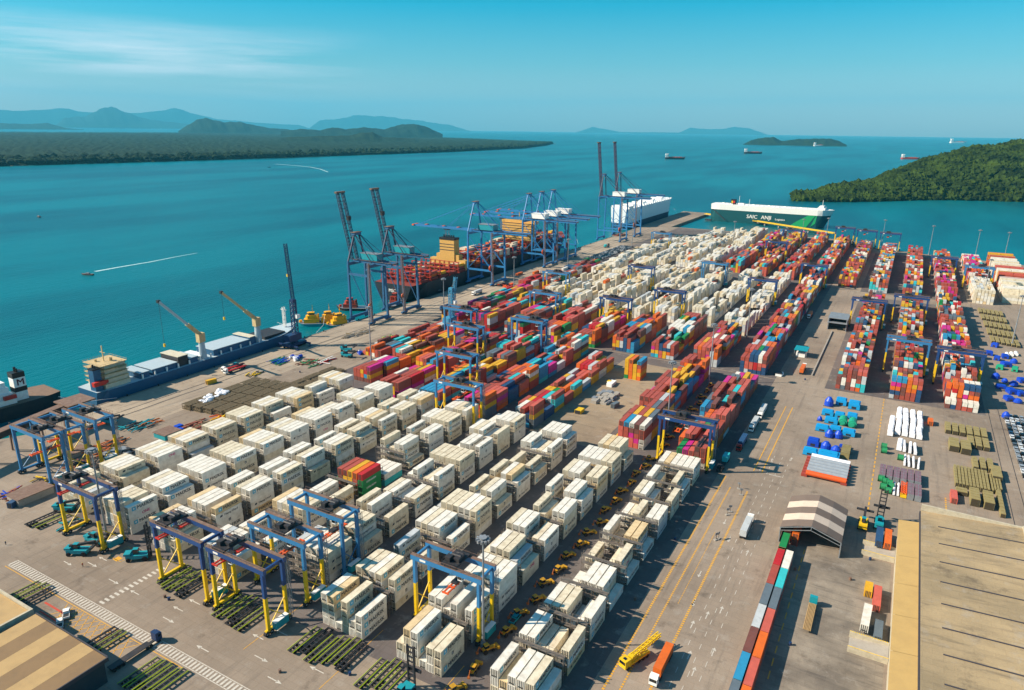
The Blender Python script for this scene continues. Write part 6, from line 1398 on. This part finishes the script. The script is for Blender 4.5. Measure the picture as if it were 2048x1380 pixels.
for i, (u, v, w_, l_, h_, m_, lb) in enumerate([(335, 868, 9, 9, 2.6, M_teal, 'teal-sided shelter with flat brown roof beside the reefers'), (62, 990, 9, 14, 3, M_conc, 'flat-roofed beige block at the left edge'), (170, 945, 8, 12, 2.5, M_conc, 'flat brown slab behind the right crane of the left trio'), (150, 905, 7, 10, 2, M_conc, 'pale slab between the left cranes, near the quay')]):
    x, y = gpt(u, v, 1); t = thing('site_shelter', lb, 'shelter', (x, y, 0)); b = MB(); b.box(-w_/2, w_/2, -l_/2, l_/2, 0, h_); b.build('wall', m_, t); b = MB(); b.box(-w_/2-.4, w_/2+.4, -l_/2-.4, l_/2+.4, h_, h_+.3); b.build('roof', M_rustbrown, t)
# fence-like kerb blocks on quay edge: bollards and fenders
bo = thing('bollard', 'dark mooring bollard', 'bollard', (-381, 200, 0), 0, 'mooring bollards on the quay edge'); b = MB(); b.cyl((0, 0, 0), (0, 0, .8), .35, 10, .3); b.cyl((0, 0, .8), (0, 0, 1.1), .55, 10); b.build('post', M_black, bo); bo['label'] = 'dark mooring bollard on the quay edge'
for k in range(1, 40): again(bo, (-381, 200+k*20, 0), 0, 'dark mooring bollard on the quay edge', 'mooring bollards on the quay edge')
# people
M_skin = mat('skin', '#8a5d45', .6, dirt=0)
def person(x, y, rz, shirt, trousers, lb):
    import bmesh
    t = thing('person', lb, 'person', (x, y, 0), rz)
    me = bpy.data.meshes.new('body'); V = [(0, 0, .95), (0, 0, 1.2), (0, 0, 1.45), (0, .02, 1.56), (0, .03, 1.68), (-.1, 0, .9), (-.13, .04, .5), (-.14, 0, .07), (-.14, .12, .04), (.1, 0, .9), (.14, -.02, .5), (.16, -.08, .07), (.16, .05, .04), (-.19, 0, 1.42), (-.26, -.02, 1.15), (-.25, .1, .92), (.19, 0, 1.42), (.27, 0, 1.15), (.24, .14, .95)]
    E = [(0, 1), (1, 2), (2, 3), (3, 4), (0, 5), (5, 6), (6, 7), (7, 8), (0, 9), (9, 10), (10, 11), (11, 12), (2, 13), (13, 14), (14, 15), (2, 16), (16, 17), (17, 18)]
    RR = [.15, .14, .15, .06, .11, .09, .065, .05, .045, .09, .065, .05, .045, .06, .045, .035, .06, .045, .035]
    me.from_pydata(V, E, []); o = bpy.data.objects.new('body', me); C.objects.link(o); o.parent = t
    md = o.modifiers.new('skin', 'SKIN'); sv = me.skin_vertices[0].data if me.skin_vertices else None
    if sv is None:
        bm = bmesh.new(); bm.from_mesh(me); bm.verts.layers.skin.verify(); bm.to_mesh(me); bm.free(); sv = me.skin_vertices[0].data
    for i_, r_ in enumerate(RR): sv[i_].radius = (r_, r_)
    sv[0].use_root = True; o.modifiers.new('s', 'SUBSURF').levels = 1; me.materials.append(trousers)
    b = MB(); b.cyl((0, 0, .98), (0, 0, 1.46), .19, 10, .2); b.build('shirt', shirt, t); b = MB(); b.cyl((0, .02, 1.70), (0, .02, 1.80), .14, 10, .08); b.build('helmet', M_yel, t)
person(*P(12, 1090)[:2], .4, M_navy, M_dark, 'person in dark clothes walking alone at the left edge'); person(*P(166, 1134)[:2], 1.2, M_org, M_dark, 'person in orange vest standing in front of the leftmost yellow-legged crane')
for i, (u, v) in enumerate([(1478, 978), (1482, 990), (1460, 1024), (1455, 1030), (1432, 1080), (1437, 1078)]):
    t = thing('road_sign', f'small dark sign post on the wide road, {ORD[i+1]} from the far end', 'sign', P(u, v), R(15*i), 'sign posts on the wide road'); b = MB(); b.cyl((0, 0, 0), (0, 0, 3.0), .09, 8); b.build('post', M_dark, t); b = MB(); b.box(-.7, .7, -.05, .05, 2.2, 3.2); b.build('board', M_steel, t); b = MB(); b.box(-.9, .9, -.5, .5, 0, .35); b.build('base', M_conc, t)
# more small traffic and loose items of a working terminal
TG = 'trucks on the terminal'
again(T1, (-148.5, 205, 0), 0, 'truck with pale grey box in the lane by the bright coloured block', TG); again(T2, (-45, 468, 0), 0, 'truck with orange container on the long road near the pink stack', TG)
again(T3, (-341, 480, 0), 0, 'red-cabbed truck on the apron by the light mast', TG); again(T1, (-349, 560, 0), math.pi, 'white truck on the apron beside the container ship crane', TG); again(T2, (-345, 660, 0), 0, 'truck with orange container on the apron before three white-housed cranes', TG); again(T4, (-352, 880, 0), 0, 'dark truck with turquoise box near the far pair of cranes', TG)
again(T7, (-21, 560, 0), 0, 'dark blue tractor with empty trailer beside the right yard', TG); again(T2, (-60.3, 640, 0), math.pi, 'orange-loaded truck in the shade of the long stack', TG)
for i, (u, v) in enumerate([(330, 1195), (338, 1200), (560, 1345), (700, 1350), (1545, 700), (1610, 760), (1590, 1140), (1580, 1290), (1700, 1160), (1740, 1120), (500, 770), (600, 745), (1270, 1200), (1350, 1080)]):
    t = thing('oil_drum', f'small dark drum standing on the paving, {ORD[i+1]} of the loose drums', 'drum', P(u, v), 0, 'loose drums on the paving'); b = MB(); b.cyl((0, 0, 0), (0, 0, 1.1), .45, 10); b.build('drum', M_navy if i % 2 else M_rustbrown, t)
for i, (x0, y0) in enumerate([(-381, 214), (-381, 372), (-386, 545), (-386, 870), (-389, 1100), (-389, 1340)]):
    t = thing('mooring_rope', f'pale mooring rope from ship to quay, {ORD[i+1]} from the near end', 'rope', (x0, y0, .9), 0, 'mooring ropes along the quay'); b = MB(); s_ = -1 if i % 2 == 0 else 1
    b.beam((0, 0, 0), (-8, s_*16, 1.2), .14); b.beam((-8, s_*16, 1.2), (-14, s_*24, 6), .14); b.build('rope', M_wrap, t)
